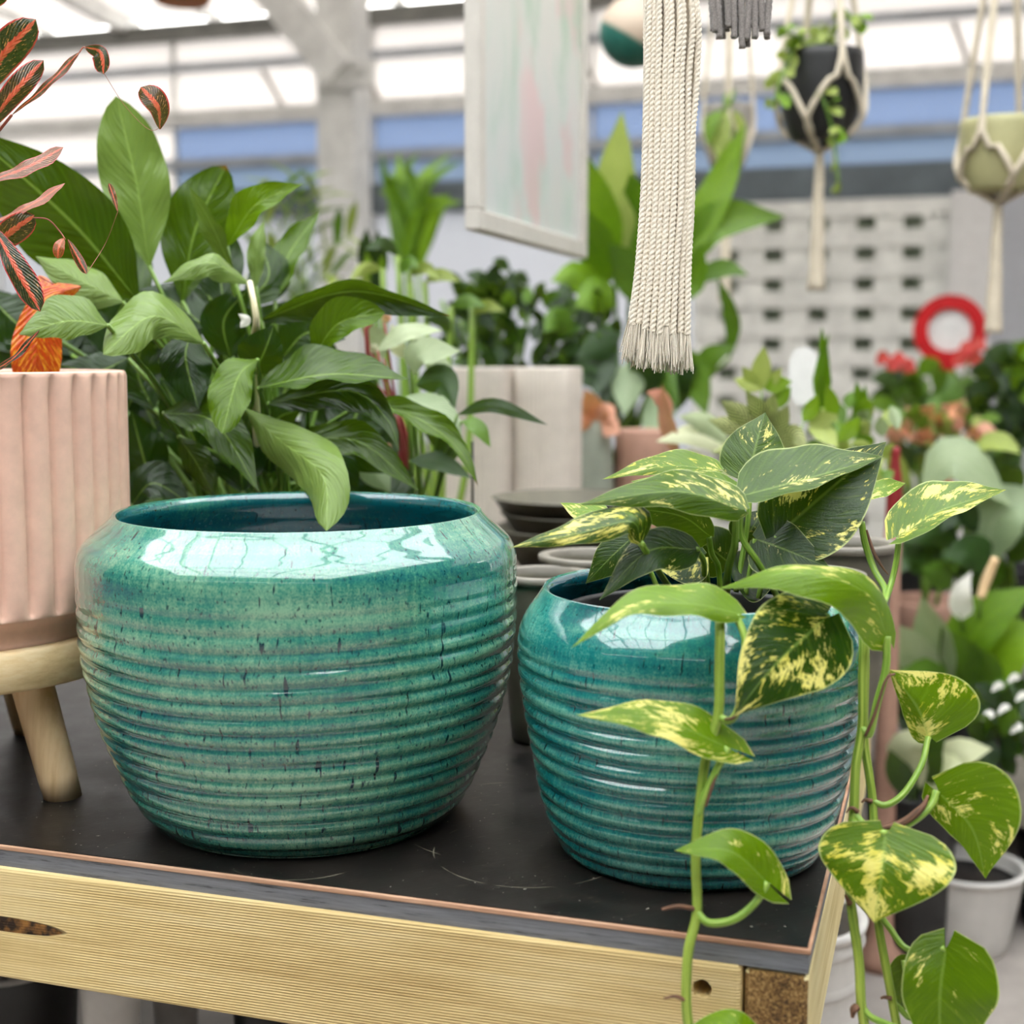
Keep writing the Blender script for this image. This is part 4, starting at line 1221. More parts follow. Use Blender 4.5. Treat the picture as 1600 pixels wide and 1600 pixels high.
# ------------------------------------------------------------------ macrame tassel in front
def cord_top(p, y=0):
    return V((p.x, p.y, zr(p.y) - 0.03))
tas = thing('macrame_tassel', 'long cream cotton macrame tassel with a frayed end hanging in front', 'macrame hanger', P(1030, 568, 1.07))
rt = random.Random(21)
cords = []
NC = 9
for layer, dd in ((0, 0.0), (1, 0.007), (2, 0.013)):
    for i in range(NC - layer % 2):
        f = (i + 0.5 * (layer % 2)) / (NC - 1)
        d = 1.07 + dd + rt.uniform(-0.001, 0.001) - 0.004 * math.sin(f * math.pi)
        jig = rt.uniform(-3, 3)
        yb = 505 + rt.uniform(-14, 14) + 10 * f
        pts = [(1030 + 34 * (f - .5), -210, d + 0.004), (1050 + 74 * (f - .5) + jig, 0, d), (1047 + 72 * (f - .5) + rt.uniform(-2, 2), 130, d),
               (1044 + 74 * (f - .5) + rt.uniform(-2, 2), 300, d), (1036 + 78 * (f - .5), 420, d), (1030 + 86 * (f - .5) + rt.uniform(-1, 1), yb, d)]
        if layer == 0 and i == NC - 1:      # the loose strand on the right
            pts[1:4] = [(1087, 0, d), (1089, 110, d + 0.003), (1079, 250, d)]
        c = tube('cord', [P(*q) for q in pts], 0.00275, M['cord'], tas, seg=12, n=440 if layer == 0 else 160, lobes=3, pitch=0.0125, amp=0.30)
        cords.append((c, P(*pts[-1]), P(*pts[-2]), f, layer))
for c, e, pr, f, layer in cords:      # frayed ends
    vs, fs = [], []
    dirn = (e - pr).normalized()
    for s in range(44):
        a = rt.uniform(0, 2 * math.pi)
        r0, r1 = 0.002 * math.sqrt(rt.random()), rt.uniform(0.001, 0.0065)
        off = RT * math.cos(a) + FW * math.sin(a)
        ln = rt.uniform(0.020, 0.030)
        p0 = e - dirn * 0.006 + off * r0
        p1 = e + dirn * ln * 0.5 + off * (r0 + 0.6 * (r1 - r0))
        p2 = e + dirn * ln + off * r1 + V((0, 0, rt.uniform(-.002, .002)))
        k0 = len(vs)
        w = 0.00045
        for p in (p0, p1, p2):
            for t_ in range(3):
                b_ = 2 * math.pi * t_ / 3
                vs.append(p + (RT * math.cos(b_) + FW * math.sin(b_)) * w)
        for q in (0, 3):
            for t_ in range(3):
                fs.append((k0 + q + t_, k0 + q + (t_ + 1) % 3, k0 + q + 3 + (t_ + 1) % 3, k0 + q + 3 + t_))
    o = mk('frayed_end', vs, fs, M['cord'], c)
    o['kind'] = 'stuff'
kp = P(1030, -215, 1.085)
tube('binding', [kp + V((0, 0, -0.012)), kp + V((0, 0, 0.03))], 0.019, M['cord'], tas, seg=16, n=20, lobes=5, pitch=0.02, amp=0.05)
tube('hanging_cord', [kp + V((0, 0, 0.03)), cord_top(kp)], 0.004, M['cord'], tas, seg=8, n=60, lobes=3, pitch=0.02)

gt = thing('grey_tassel', 'short grey cotton tassel at the top edge beside the cream one', 'macrame hanger', P(1160, 68, 1.22))
for layer, dd in ((0, 0.0), (1, 0.008)):
    for i in range(9):
        f = i / 8
        d = 1.22 + dd
        yb = 48 + rt.uniform(-12, 14) + (14 if 3 <= i <= 5 else 0)
        x_ = 1158 + 84 * (f - .5)
        tube('cord', [P(1157 + 30 * (f - .5), -190, d), P(x_ + rt.uniform(-5, 5), -60, d), P(x_ + rt.uniform(-3, 3), yb, d)],
             [0.0032, 0.0034, 0.0030], M['cord_grey'], gt, seg=9, n=60, lobes=3, pitch=0.011, amp=0.3)
kp = P(1157, -195, 1.226)
tube('binding', [kp + V((0, 0, -0.012)), kp + V((0, 0, 0.03))], 0.017, M['cord_grey'], gt, seg=16, n=20, lobes=5, pitch=0.02, amp=0.05)
tube('hanging_cord', [kp + V((0, 0, 0.03)), cord_top(kp)], 0.004, M['cord_grey'], gt, seg=8, n=60, lobes=3, pitch=0.02)

# ------------------------------------------------------------------ hanging poster frame
sx = -0.62
q0, q1 = PX(741, 348, sx), PX(908, 402, sx)
zb, zt_ = (q0.z + q1.z) / 2, (q0.z + q1.z) / 2 + 0.80
ya, yb_ = q0.y, q1.y
post = thing('poster_frame', 'framed poster in pale green and pink hanging from the roof', 'poster', (sx, (ya + yb_) / 2, zb))
mk('print', [(sx + 0.002, ya, zb), (sx + 0.002, yb_, zb), (sx + 0.002, yb_, zt_), (sx + 0.002, ya, zt_)], [(0, 1, 2, 3)], M['poster'], post,
   uvs=[(0, 0), (1, 0), (1, 1), (0, 1)], smooth=False)
box('backing', (sx - 0.008, ya, zb), (sx, yb_, zt_), M['frame_side'], post)
fw = 0.022
for lo, hi in (((sx - 0.012, ya - 0.006, zb - 0.006), (sx + 0.010, yb_ + 0.006, zb + fw)), ((sx - 0.012, ya - 0.006, zt_ - fw), (sx + 0.010, yb_ + 0.006, zt_ + 0.006)),
               ((sx - 0.012, ya - 0.006, zb + fw), (sx + 0.010, ya + fw, zt_ - fw)), ((sx - 0.012, yb_ - fw, zb + fw), (sx + 0.010, yb_ + 0.006, zt_ - fw))):
    box('frame_bar', lo, hi, M['frame'], post, 0.002)
for yy in (ya + 0.06, yb_ - 0.06):
    tube('hanging_wire', [V((sx, yy, zt_)), V((sx, yy, zr(yy) - 0.02))], 0.002, M['steel_dark'], post, seg=6, n=3)

# ------------------------------------------------------------------ benches behind the table
def bench(name, label, x0, x1, y0, y1, z):
    t = thing(name, label, 'bench', ((x0 + x1) / 2, (y0 + y1) / 2, 0))
    n = 6
    for i in range(n):
        a = y0 + (y1 - y0) * i / n
        box('plank', (x0, a + 0.004, z - 0.025), (x1, a + (y1 - y0) / n - 0.004, z), M['bench'], t)
    for lx in (x0 + 0.08, x1 - 0.08):
        for ly in (y0 + 0.08, y1 - 0.08):
            box('leg', (lx - 0.03, ly - 0.03, 0), (lx + 0.03, ly + 0.03, z - 0.026), M['bench'], t)
ZB, ZC = 0.50, 0.22
bench('rear_bench', 'grey plank bench behind the display table carrying pots and plants', -3.4, -0.11, YT1 + 0.07, 3.4, ZB)
bench('low_bench', 'low grey bench on the right with leafy plants', -0.02, 1.6, 2.37, 4.2, ZC)

rb = random.Random(11)
def pot(name, label, base, r0, r1, h, m, rim=None, ribs=0, group=None, cat='plant pot', soil=True, wall=0.006, sq=None):
    t = thing(name, label, cat, base, group)
    fl_ = None
    if ribs:
        fl_ = lambda a, z: -0.0022 * abs(math.sin(ribs * a / 2)) if 0.004 < z < h - 0.004 else 0.0
    pr = [(0.0, 0.0), (r0 - 0.003, 0.0), (r0, 0.003)] + [(r0 + (r1 - r0) * i / 8, 0.003 + (h - 0.006) * i / 8) for i in range(1, 9)] + [(r1 - 0.001, h), (r1 - wall, h), (r1 - wall - 0.002, h - 0.01), (r1 - wall - 0.004, h * 0.80)] + ([] if soil else [(max(0.01, r0 - wall), 0.02), (0.0, 0.018)])
    lathe('body', pr, 40 if not ribs else ribs * 6, m, base, t, flute=fl_, sq=sq)
    if rim:
        lathe('rim', [(r1 - 0.004, h - 0.006), (r1 + 0.004, h - 0.006), (r1 + 0.005, h + 0.001), (r1 - 0.003, h + 0.002), (r1 - 0.007, h), (r1 - 0.007, h - 0.012)], 40, rim, base, t, sq=sq, cap=False)
    if soil:
        lathe('soil', [(r1 - wall - 0.003, h * 0.84), (0.0, h * 0.86)], 24, M['soil'], base, t, sq=sq)
    return t

def bl(parent, x0, y0, x1, y1, x2, y2, hw, d, m, bri=0.5, dd=0.0, pn='lance', aA=None, aB=None, name='leaf', n=9, k=3, lobe=0.0):
    """background leaf through three pixel points"""
    aA = rb.uniform(5, 50) if aA is None else aA
    aB = -rb.uniform(-10, 45) if aB is None else aB
    return leaf(parent, [(x0, y0, d), (x1, y1, d - dd * 0.5), (x2, y2, d - dd)], hw, hw * rb.uniform(0.7, 1.1), aA, aB, pn, M[m], lobe, 0.01, 0.02,
                (0.3, bri, rb.random(), 1), name, n, k)

def scatter(parent, cx, cy, rx, ry, d, dr, n, L, hw, mats, root, bri=(0.2, 0.9), pn='lance'):
    for i in range(n):
        a = rb.uniform(0, 2 * math.pi)
        q = math.sqrt(rb.random())
        x, y = cx + rx * q * math.cos(a), cy + ry * q * math.sin(a)
        dx, dy = x - root[0], y - root[1]
        ll = math.hypot(dx, dy) + 1e-6
        dx, dy = dx / ll + rb.uniform(-.8, .8), dy / ll + rb.uniform(-.6, .8)
        ll = math.hypot(dx, dy) + 1e-6
        l = L * rb.uniform(0.7, 1.25)
        dx, dy = dx / ll * l, dy / ll * l
        bl(parent, x - dx / 2, y - dy / 2, x, y - 0.08 * l, x + dx / 2, y + dy / 2 + 0.12 * l, hw * rb.uniform(0.75, 1.2), d + rb.uniform(-dr, dr),
           rb.choice(mats), rb.uniform(*bri), rb.uniform(-.05, .08), pn, n=7, k=2)

def stems(parent, base, tops, r=0.004, m='lily_stem', name='stem'):
    for (x, y, d) in tops:
        q = P(x, y, d)
        b0 = base + V((rb.uniform(-.02, .02), rb.uniform(-.02, .02), 0))
        tube(name, [b0, b0.lerp(q, 0.5) + V((0, 0, 0.02)), q], [r, r * 0.8, r * 0.6], M[m], parent, seg=6, n=6)

# ---- olive-grey pots stacked on the table behind the smaller teal pot
def stackpot(label, px, py, d, r, h, m='olive_pot', rim='olive_rim'):
    top = P(px, py, d)
    base = V((top.x, top.y, TZ))
    hh = top.z - TZ
    return pot('stoneware_pot', label, base, r * 0.72, r, hh, M[m], M[rim], soil=False, group='stoneware pots behind the teal pots')
stackpot('olive grey stoneware pot right behind the rim of the smaller teal pot', 925, 868, 1.44, 0.052, 0.15)
stackpot('wide olive grey stoneware pot in the gap between the two teal pots', 850, 896, 1.36, 0.045, 0.14)
stackpot('tall olive grey stoneware pot seen under the right pothos leaves', 1318, 848, 1.40, 0.052, 0.17)
stackpot('olive grey stoneware pot with pale rim at the right table edge', 1262, 896, 1.30, 0.050, 0.12)
# saucers piled on the rear bench
sb = G(905, 1.93, ZB)
zs = ZB
ORD = ['topmost of', 'second from the top of', 'third from the top of', 'fourth from the top of', 'fifth from the top of', 'sixth from the top of', 'in the middle of',
       'sixth from the bottom of', 'fifth from the bottom of', 'fourth from the bottom of', 'third from the bottom of', 'second from the bottom of', 'lowest of']
for i in range(13):
    r_ = 0.112 - 0.003 * (i % 3)
    off = V((rb.uniform(-.012, .012), rb.uniform(-.012, .012), 0))
    t = thing('stoneware_saucer', 'grey stoneware saucer, %s the pile behind the teal pots' % ORD[12 - i], 'saucer', sb + off + V((0, 0, zs - ZB)), 'piled saucers')
    lathe('dish', [(0.0, 0.0), (r_ * 0.85, 0.0), (r_, 0.024), (r_ + 0.004, 0.026), (r_ - 0.002, 0.027), (r_ * 0.84, 0.006), (0.0, 0.005)], 48, M['olive_pot'], sb + off + V((0, 0, zs - ZB)), t)
    zs += 0.0215

# ---- white ribbed planters and coloured pots on the rear bench
for px, w, lab in ((856, 97, 'tall cream ribbed planter, the right one of the pair'), (753, 105, 'tall cream ribbed planter, the left one of the pair behind the leaves')):
    d = 2.32
    b0 = G(px, d, ZB)
    top = P(px, 574, d).z
    pot('ribbed_planter', lab, b0, w / 2 / F * d, w / 2 / F * d, top - ZB, M['cream_planter'], None, ribs=44, group='cream ribbed planters', sq=5)
d = 2.5
sg = pot('tapered_pot', 'pale sage tapered pot beside the cream planters', G(930, d, ZB), 0.048, 0.030, P(930, 655, d).z - ZB, M['sage_pot'])
pot('tapered_pot', 'dark sage tapered pot in the shade against the cream planter', G(905, 2.62, ZB), 0.05, 0.04, P(905, 650, 2.62).z - ZB, M['sage_pot'])
pot('clay_pot', 'dusty pink clay pot right of the sage pot', G(1005, 2.52, ZB), 0.042, 0.052, P(1005, 668, 2.6).z - ZB, M['terra'])
op = thing('orange_caladium', 'small plant with peach and pink leaves in the sage pot', 'plant', G(930, 2.5, P(930, 655, 2.5).z))
for a in ((925, 660, 905, 640, 895, 605), (930, 658, 925, 630, 912, 608), (935, 658, 950, 645, 962, 655), (930, 655, 935, 640, 948, 630), (925, 662, 910, 658, 898, 662), (940, 662, 955, 668, 968, 678)):
    bl(op, *a, 16, 2.48, 'orange' if a[4] < 940 else 'pink', 0.8, 0.03)

# ---- dark bushy plant
db = pot('bushy_plant_pot', 'black pot of the dark bushy plant behind the cream planters', G(775, 2.8, ZB), 0.10, 0.13, 0.2, M['black_plastic'])
bush = thing('dark_bush', 'dense dark green small leaved bush above the cream planters', 'plant', G(775, 2.8, ZB + 0.17))
scatter(bush, 830, 520, 140, 85, 2.8, 0.08, 150, 40, 11, ['dark', 'dark', 'mid'], (820, 640), (0.0, 0.7))
scatter(bush, 765, 450, 55, 45, 2.8, 0.05, 36, 40, 11, ['dark'], (790, 560), (0.0, 0.5))
stems(bush, G(775, 2.8, ZB + 0.17), [(720, 500, 2.8), (780, 450, 2.8), (830, 470, 2.8), (890, 480, 2.8), (940, 520, 2.8), (690, 470, 2.75), (736, 480, 2.75)], 0.008)
# pale canes in front of it
cane = thing('cane_plant', 'plant of upright pale yellow green canes behind the peace lily', 'plant', G(690, 2.15, ZB + 0.15))
pot('cane_pot', 'small grey pot of the pale caned plant', G(690, 2.15, ZB), 0.06, 0.075, 0.17, M['grey_rim'])
for (x0_, y0_, x1_, y1_) in ((692, 720, 706, 478), (730, 720, 738, 482), (640, 700, 622, 400), (660, 700, 640, 430), (615, 690, 598, 420), (676, 700, 664, 440)):
    tube('cane', [G(690, 2.15, ZB + 0.15), P(x0_, y0_, 2.13), P(x1_, y1_, 2.12)], [0.006, 0.0055, 0.0045], M['petiole'], cane, seg=7, n=10)
for a in ((706, 480, 730, 470, 760, 480), (706, 520, 690, 500, 660, 500), (738, 490, 760, 478, 790, 486), (622, 400, 600, 380, 570, 390), (640, 430, 665, 420, 690, 440), (598, 420, 570, 420, 545, 440), (664, 440, 690, 430, 720, 440), (622, 430, 640, 410, 655, 420)):
    bl(cane, *a, 11, 2.12, rb.choice(['palm', 'dark', 'mid']), 0.5, 0.05)

# ---- tall bright green lily in the middle
tl = thing('tall_leafy_plant', 'tall bright green broad leaved plant behind the cream tassel', 'plant', G(965, 2.95, ZB + 0.22))
pot('tall_plant_pot', 'dark pot under the tall bright green plant', G(965, 2.95, ZB), 0.09, 0.12, 0.25, M['black_plastic'])
for a in ((985, 400, 962, 300, 972, 172, 32, 'palm', .7), (960, 420, 930, 320, 915, 238, 36, 'bright', .6), (955, 440, 935, 380, 905, 320, 34, 'bright', .3), (985, 420, 1000, 340, 985, 270, 40, 'bright', .15),
          (1010, 420, 1040, 340, 1050, 250, 40, 'bright', .2), (1060, 420, 1120, 300, 1165, 190, 26, 'bright', .6), (1070, 420, 1120, 350, 1228, 338, 34, 'bright', .4), (1080, 440, 1130, 420, 1170, 430, 16, 'mid', .5),
          (940, 480, 900, 430, 860, 440, 26, 'bright', .6), (960, 480, 930, 460, 900, 480, 30, 'bright', .5), (1000, 480, 990, 420, 950, 380, 34, 'mid', .5), (1040, 470, 1080, 440, 1100, 380, 30, 'bright', .3),
          (1010, 500, 1030, 560, 1060, 640, 26, 'mid', .4), (1050, 540, 1080, 580, 1105, 650, 26, 'mid', .7), (1000, 560, 985, 600, 975, 650, 30, 'pale', .3), (1020, 600, 1030, 640, 1010, 700, 26, 'pale', .2),
          (960, 540, 940, 580, 930, 620, 26, 'dark', .2), (1100, 600, 1110, 560, 1150, 540, 20, 'mid', .6), (970, 520, 940, 540, 900, 560, 26, 'dark', .4), (1010, 560, 1040, 540, 1080, 560, 26, 'dark', .3),
          (985, 640, 960, 620, 930, 640, 26, 'dark', .1), (1000, 620, 1010, 580, 990, 540, 30, 'dark', .1), (1060, 640, 1060, 600, 1090, 570, 24, 'dark', .3), (1140, 560, 1145, 500, 1120, 430, 12, 'mid', .3),
          (900, 520, 870, 500, 850, 520, 22, 'mid', .6), (960, 600, 935, 590, 905, 600, 24, 'dark', .2)):
    bl(tl, *a[:6], a[6], 2.72, a[7], a[8], 0.06)
stems(tl, G(965, 2.95, ZB + 0.22), [(985, 400, 2.72), (960, 420, 2.72), (1010, 420, 2.72), (1060, 420, 2.72), (1070, 430, 2.72), (940, 480, 2.72), (1040, 470, 2.72), (1010, 520, 2.72), (1050, 540, 2.72), (1140, 560, 2.72)], 0.007)

# ---- palm and bright plants against the left part of the far wall
pm = thing('feather_palm', 'feathery yellow green palm in front of the steel column', 'plant', G(470, 3.3, 0.6))
pot('palm_pot', 'tall dark floor pot of the feathery palm', G(470, 3.3, ZB), 0.09, 0.12, 0.24, M['black_plastic'])
for fx, fy, bx_, by_ in ((400, 330, 455, 460), (440, 300, 462, 460), (500, 310, 475, 460), (545, 370, 480, 470), (410, 410, 455, 480), (520, 430, 480, 490), (470, 290, 468, 460)):
    d = 3.28
    rach = [G(470, 3.3, ZB + 0.2), P(468, 560, d), P((468 + bx_) / 2, 500, d), P(bx_, by_ - 20, d), P((bx_ + fx) / 2, (by_ + fy) / 2 - 26, d), P(fx, fy, d - 0.05)]
    tube('frond_rib', rach, [0.006, 0.002], M['petiole'], pm, seg=5, n=10)
    S_ = spline(rach, 14)
    for i in range(5, 15):
        t_ = (S_[min(i + 1, 14)] - S_[i - 1]).normalized()
        for s_ in (-1, 1):
            sd_ = t_.cross(FW).normalized() * s_
            e_ = S_[i] + (sd_ * 0.8 + t_ * 0.7).normalized() * 0.11 + V((0, 0, -0.02))
            leaf3(pm, [S_[i], S_[i].lerp(e_, 0.5) + V((0, 0, 0.008)), e_], 0.013, 'strap', M[rb.choice(['palm', 'palm', 'mid'])], 0.2, name='leaflet', n=4, k=1, col=(0, rb.uniform(.4, .95), rb.random(), 1))
br = thing('bright_bromeliad', 'bright lime green spiky plant left of the hanging poster', 'plant', G(640, 3.9, ZB + 0.2))
pot('bromeliad_pot', 'grey pot of the lime green spiky plant', G(640, 3.9, 0), 0.12, 0.16, ZB + 0.23, M['grey_rim'])
for i in range(26):
    x_ = 580 + 150 * rb.random()
    y_ = 235 + 90 * rb.random()
    bl(br, 640 + rb.uniform(-20, 20), 420, (640 + x_) / 2 + rb.uniform(-20, 20), (400 + y_) / 2 - 30, x_, y_, 9, 3.9, rb.choice(['bright', 'bright', 'mid']), rb.uniform(.3, .9), rb.uniform(-.1, .1), 'strap')
stems(br, G(640, 3.9, ZB + 0.2), [(625, 425, 3.9), (640, 420, 3.9), (655, 425, 3.9), (635, 400, 3.9)], 0.01)
cr2 = thing('dark_rosette', 'small dark plant with a yellow centre behind the peace lily', 'plant', G(585, 2.6, ZB + 0.17))
pot('rosette_pot', 'small pot of the dark yellow centred plant', G(585, 2.6, ZB), 0.05, 0.06, 0.2, M['black_plastic'])
for a in ((585, 440, 575, 400, 572, 355, 14, 'dark', 0), (590, 440, 592, 400, 590, 358, 13, 'dark', 0), (585, 450, 570, 410, 562, 372, 10, 'dark', .1), (590, 450, 600, 410, 602, 372, 10, 'dark', .1),
          (583, 460, 578, 430, 572, 392, 12, 'bright', .8), (590, 460, 594, 430, 600, 395, 10, 'bright', .7), (586, 480, 586, 440, 585, 400, 12, 'dark', .1), (590, 480, 594, 450, 600, 420, 12, 'dark', .2), (582, 480, 574, 450, 566, 425, 10, 'palm', .6)):
    bl(cr2, *a[:6], a[6], 2.58, a[7], a[8], 0.02)
stems(cr2, G(585, 2.6, ZB + 0.17), [(585, 470, 2.58), (592, 470, 2.58)], 0.006)

# ---- group of small plants behind the pothos
iv = thing('lime_ivy', 'lime green ivy with pointed leaves behind the pothos', 'plant', G(1190, 1.86, ZB + 0.16))
pot('ivy_pot', 'white pot of the lime green ivy', G(1190, 1.86, ZB), 0.06, 0.075, 0.19, M['white_pot'])
for a in ((1190, 610, 1192, 580, 1194, 540, 18), (1192, 608, 1170, 602, 1146, 592, 13), (1194, 608, 1215, 600, 1238, 596, 13), (1186, 604, 1172, 590, 1160, 572, 10), (1200, 606, 1212, 590, 1222, 575, 10), (1210, 640, 1225, 620, 1236, 604, 14),
          (1255, 660, 1270, 640, 1278, 615, 14), (1262, 662, 1288, 655, 1310, 648, 13), (1262, 668, 1290, 678, 1310, 700, 15), (1250, 668, 1240, 690, 1236, 715, 15), (1300, 660, 1300, 630, 1292, 600, 12), (1280, 700, 1262, 720, 1250, 745, 16), (1310, 690, 1330, 670, 1345, 650, 13)):
    bl(iv, *a, 1.84, rb.choice(['bright', 'bright', 'palm']), rb.uniform(.6, 1), 0.02)
stems(iv, G(1190, 1.86, ZB + 0.16), [(1190, 610, 1.84), (1210, 640, 1.84), (1255, 662, 1.84), (1300, 660, 1.84)], 0.003)
ca = thing('striped_calathea', 'cream and green striped calathea just behind the pothos crown', 'plant', G(1195, 1.72, ZB + 0.14))
pot('calathea_pot', 'small dark pot of the striped calathea', G(1195, 1.74, ZB), 0.055, 0.07, 0.17, M['black_plastic'])
for a in ((1190, 700, 1150, 670, 1105, 655, 20), (1190, 690, 1160, 650, 1125, 625, 18), (1195, 680, 1185, 640, 1165, 610, 16), (1200, 680, 1205, 640, 1210, 612, 15), (1205, 690, 1220, 660, 1232, 632, 16), (1215, 700, 1240, 680, 1262, 700, 18),
          (1215, 710, 1245, 710, 1262, 745, 18), (1190, 705, 1150, 700, 1112, 708, 16), (1195, 720, 1150, 730, 1105, 735, 15)):
    bl(ca, *a, 1.7, 'calathea', .5, 0.04)
stems(ca, G(1195, 1.74, ZB + 0.14), [(1190, 700, 1.7), (1200, 690, 1.7), (1213, 705, 1.7)], 0.003)
ag = thing('cream_leaf_plant', 'plant with broad cream leaves behind the pothos', 'plant', G(1080, 1.95, ZB + 0.14))
pot('cream_plant_pot', 'maroon pot of the broad cream leaved plant', G(1060, 1.97, ZB), 0.06, 0.07, 0.17, M['dull_red'])
for a in ((1150, 712, 1090, 680, 1025, 690, 20, 'cream', .6), (1140, 700, 1100, 660, 1060, 650, 18, 'pale', .9), (1120, 730, 1070, 716, 1030, 730, 16, 'cream', .4), (1060, 720, 1040, 650, 1035, 600, 12, 'pink', .5), (1050, 650, 1030, 620, 1010, 612, 14, 'pink', .4)):
    bl(ag, *a[:6], a[6], 1.93, a[7], a[8], 0.03)
stems(ag, G(1060, 1.97, ZB + 0.14), [(1150, 712, 1.93), (1140, 705, 1.93), (1060, 700, 1.93)], 0.003)
lb = thing('leafy_herb', 'loose mid green herb right of the lime ivy', 'plant', G(1350, 2.0, ZB + 0.16))
pot('herb_pot', 'white pot of the loose green herb', G(1285, 2.0, ZB), 0.05, 0.06, 0.19, M['white_pot'])
scatter(lb, 1345, 690, 75, 70, 1.98, 0.04, 46, 40, 11, ['mid', 'bright', 'palm', 'pale'], (1345, 800), (0.3, 1.0))
for a in ((1280, 660, 1290, 600, 1284, 510, 9), (1284, 650, 1280, 590, 1296, 520, 8), (1350, 700, 1345, 650, 1338, 595, 12), (1340, 700, 1348, 650, 1352, 600, 9)):
    bl(lb, *a, 1.98, 'bright', .3, 0.02, 'strap')
stems(lb, G(1285, 2.0, ZB + 0.16), [(1300, 700, 1.98), (1340, 680, 1.98), (1380, 690, 1.98), (1284, 660, 1.98), (1350, 720, 1.98)], 0.003)
tg = thing('plant_label', 'rounded white plastic plant label standing among the herbs', 'plant label', P(1256, 640, 2.05))
lp_ = P(1256, 588, 2.05)
vs = []
for s_ in (0, 1):
    for i in range(24):
        a = 2 * math.pi * i / 24
        vs.append(lp_ + RT * (0.023 * math.copysign(abs(math.cos(a)) ** 0.7, math.cos(a))) + UP * (0.044 * math.copysign(abs(math.sin(a)) ** 0.8, math.sin(a))) + FW * (0.002 * s_))
mk('tag', vs, [tuple(range(24)), tuple(range(47, 23, -1))] + [(i, 24 + i, 24 + (i + 1) % 24, (i + 1) % 24) for i in range(24)], M['white_paint'], tg, smooth=False)
bar('stake', lp_ - V((0, 0, 0.03)), V((lp_.x, lp_.y, ZB)), 0.012, 0.002, M['white_paint'], tg)

# ---- right background
rg = thing('ring_sign', 'red ring sign with a round white face at the right', 'sign', (PY(1484, 600, 4.4).x, 4.4, 0.0))
rc = PY(1484, 516, 4.4)
sc_r = (rc - CAM).dot(FW) / F
def disc(name, r0, r1, m, y0_, y1_):
    vs, fs = [], []
    N = 40
    for y in (y0_, y1_):
        for rr in (r0, r1):
            for i in range(N):
                a = 2 * math.pi * i / N
                vs.append(V((rc.x + rr * math.cos(a), rc.y + y, rc.z + rr * math.sin(a))))
    for i in range(N):
        j = (i + 1) % N
        fs += [(i, j, N + j, N + i), (2 * N + j, 2 * N + i, 3 * N + i, 3 * N + j), (N + i, N + j, 3 * N + j, 3 * N + i), (j, i, 2 * N + i, 2 * N + j)]
    mk(name, vs, fs, m, rg, smooth=False)
disc('ring', 33 * sc_r, 55 * sc_r, M['red_paint'], -0.02, 0.02)
disc('face', 0.002, 36 * sc_r, M['white_paint'], -0.005, 0.01)
bar('post', (rc.x, rc.y, 0), (rc.x, rc.y, rc.z - 50 * sc_r), 0.04, 0.03, M['red_paint'], rg)
box('base_plate', (rc.x - 0.14, rc.y - 0.12, 0), (rc.x + 0.14, rc.y + 0.12, 0.02), M['steel_dark'], rg)

def bgplant(name, label, px, d, zb_, poth_, m, potlabel, r=0.1):
    pot(name + '_pot', potlabel, G(px, d, zb_), r * 0.75, r, poth_, m)
    return thing(name, label, 'plant', G(px, d, zb_ + poth_ * 0.86)), G(px, d, zb_ + poth_ * 0.86)
g1, gb = bgplant('red_flower_plant', 'green plant with red flowers in front of the ring sign', 1440, 3.7, ZC, 0.25, M['black_plastic'], 'black pot of the red flowering plant')
scatter(g1, 1450, 620, 80, 50, 3.7, 0.1, 50, 44, 15, ['mid', 'bright', 'mid', 'dark'], (1450, 760), (0.2, .8))
for x_, y_ in ((1380, 560), (1395, 570), (1420, 572), (1405, 562), (1510, 545), (1525, 560), (1500, 562), (1530, 540)):
    bl(g1, x_ - 10, y_ + 10, x_, y_, x_ + 10, y_ - 4, 12, 3.62, 'red', .8, 0, 'oval')
stems(g1, gb, [(1400, 600, 3.7), (1450, 600, 3.7), (1500, 610, 3.7), (1390, 570, 3.65), (1515, 560, 3.65)], 0.007)
g2, gb = bgplant('peach_plant', 'plant with peach pink leaves in the right middle distance', 1470, 3.0, ZC, 0.22, M['terra'], 'clay pot of the peach leaved plant')
scatter(g2, 1470, 668, 90, 34, 3.0, 0.06, 70, 32, 9, ['orange', 'pink', 'pink', 'palm', 'mid'], (1470, 760), (0.4, 1))
scatter(g2, 1480, 720, 90, 34, 3.0, 0.06, 30, 46, 15, ['mid', 'dark', 'palm'], (1470, 800), (0.2, .7))
stems(g2, gb, [(1430, 680, 3.0), (1480, 680, 3.0), (1530, 690, 3.0)], 0.006)
g3, gb = bgplant('dark_ficus', 'almost black green bush at the right edge', 1580, 3.3, ZC, 0.25, M['black_plastic'], 'black pot of the dark bush at the right edge')
scatter(g3, 1575, 640, 60, 95, 3.3, 0.1, 70, 50, 18, ['dark'], (1575, 780), (0.0, .35))
scatter(g3, 1600, 580, 30, 40, 3.25, 0.05, 10, 46, 16, ['bright'], (1590, 720), (0.4, .8))
stems(g3, gb, [(1560, 620, 3.3), (1590, 600, 3.3), (1600, 660, 3.3)], 0.008)
g4, gb = bgplant('pale_caladium', 'plant with big pale grey green leaves at the right', 1610, 2.62, ZC, 0.22, M['grey_rim'], 'grey pot of the pale big leaved plant')
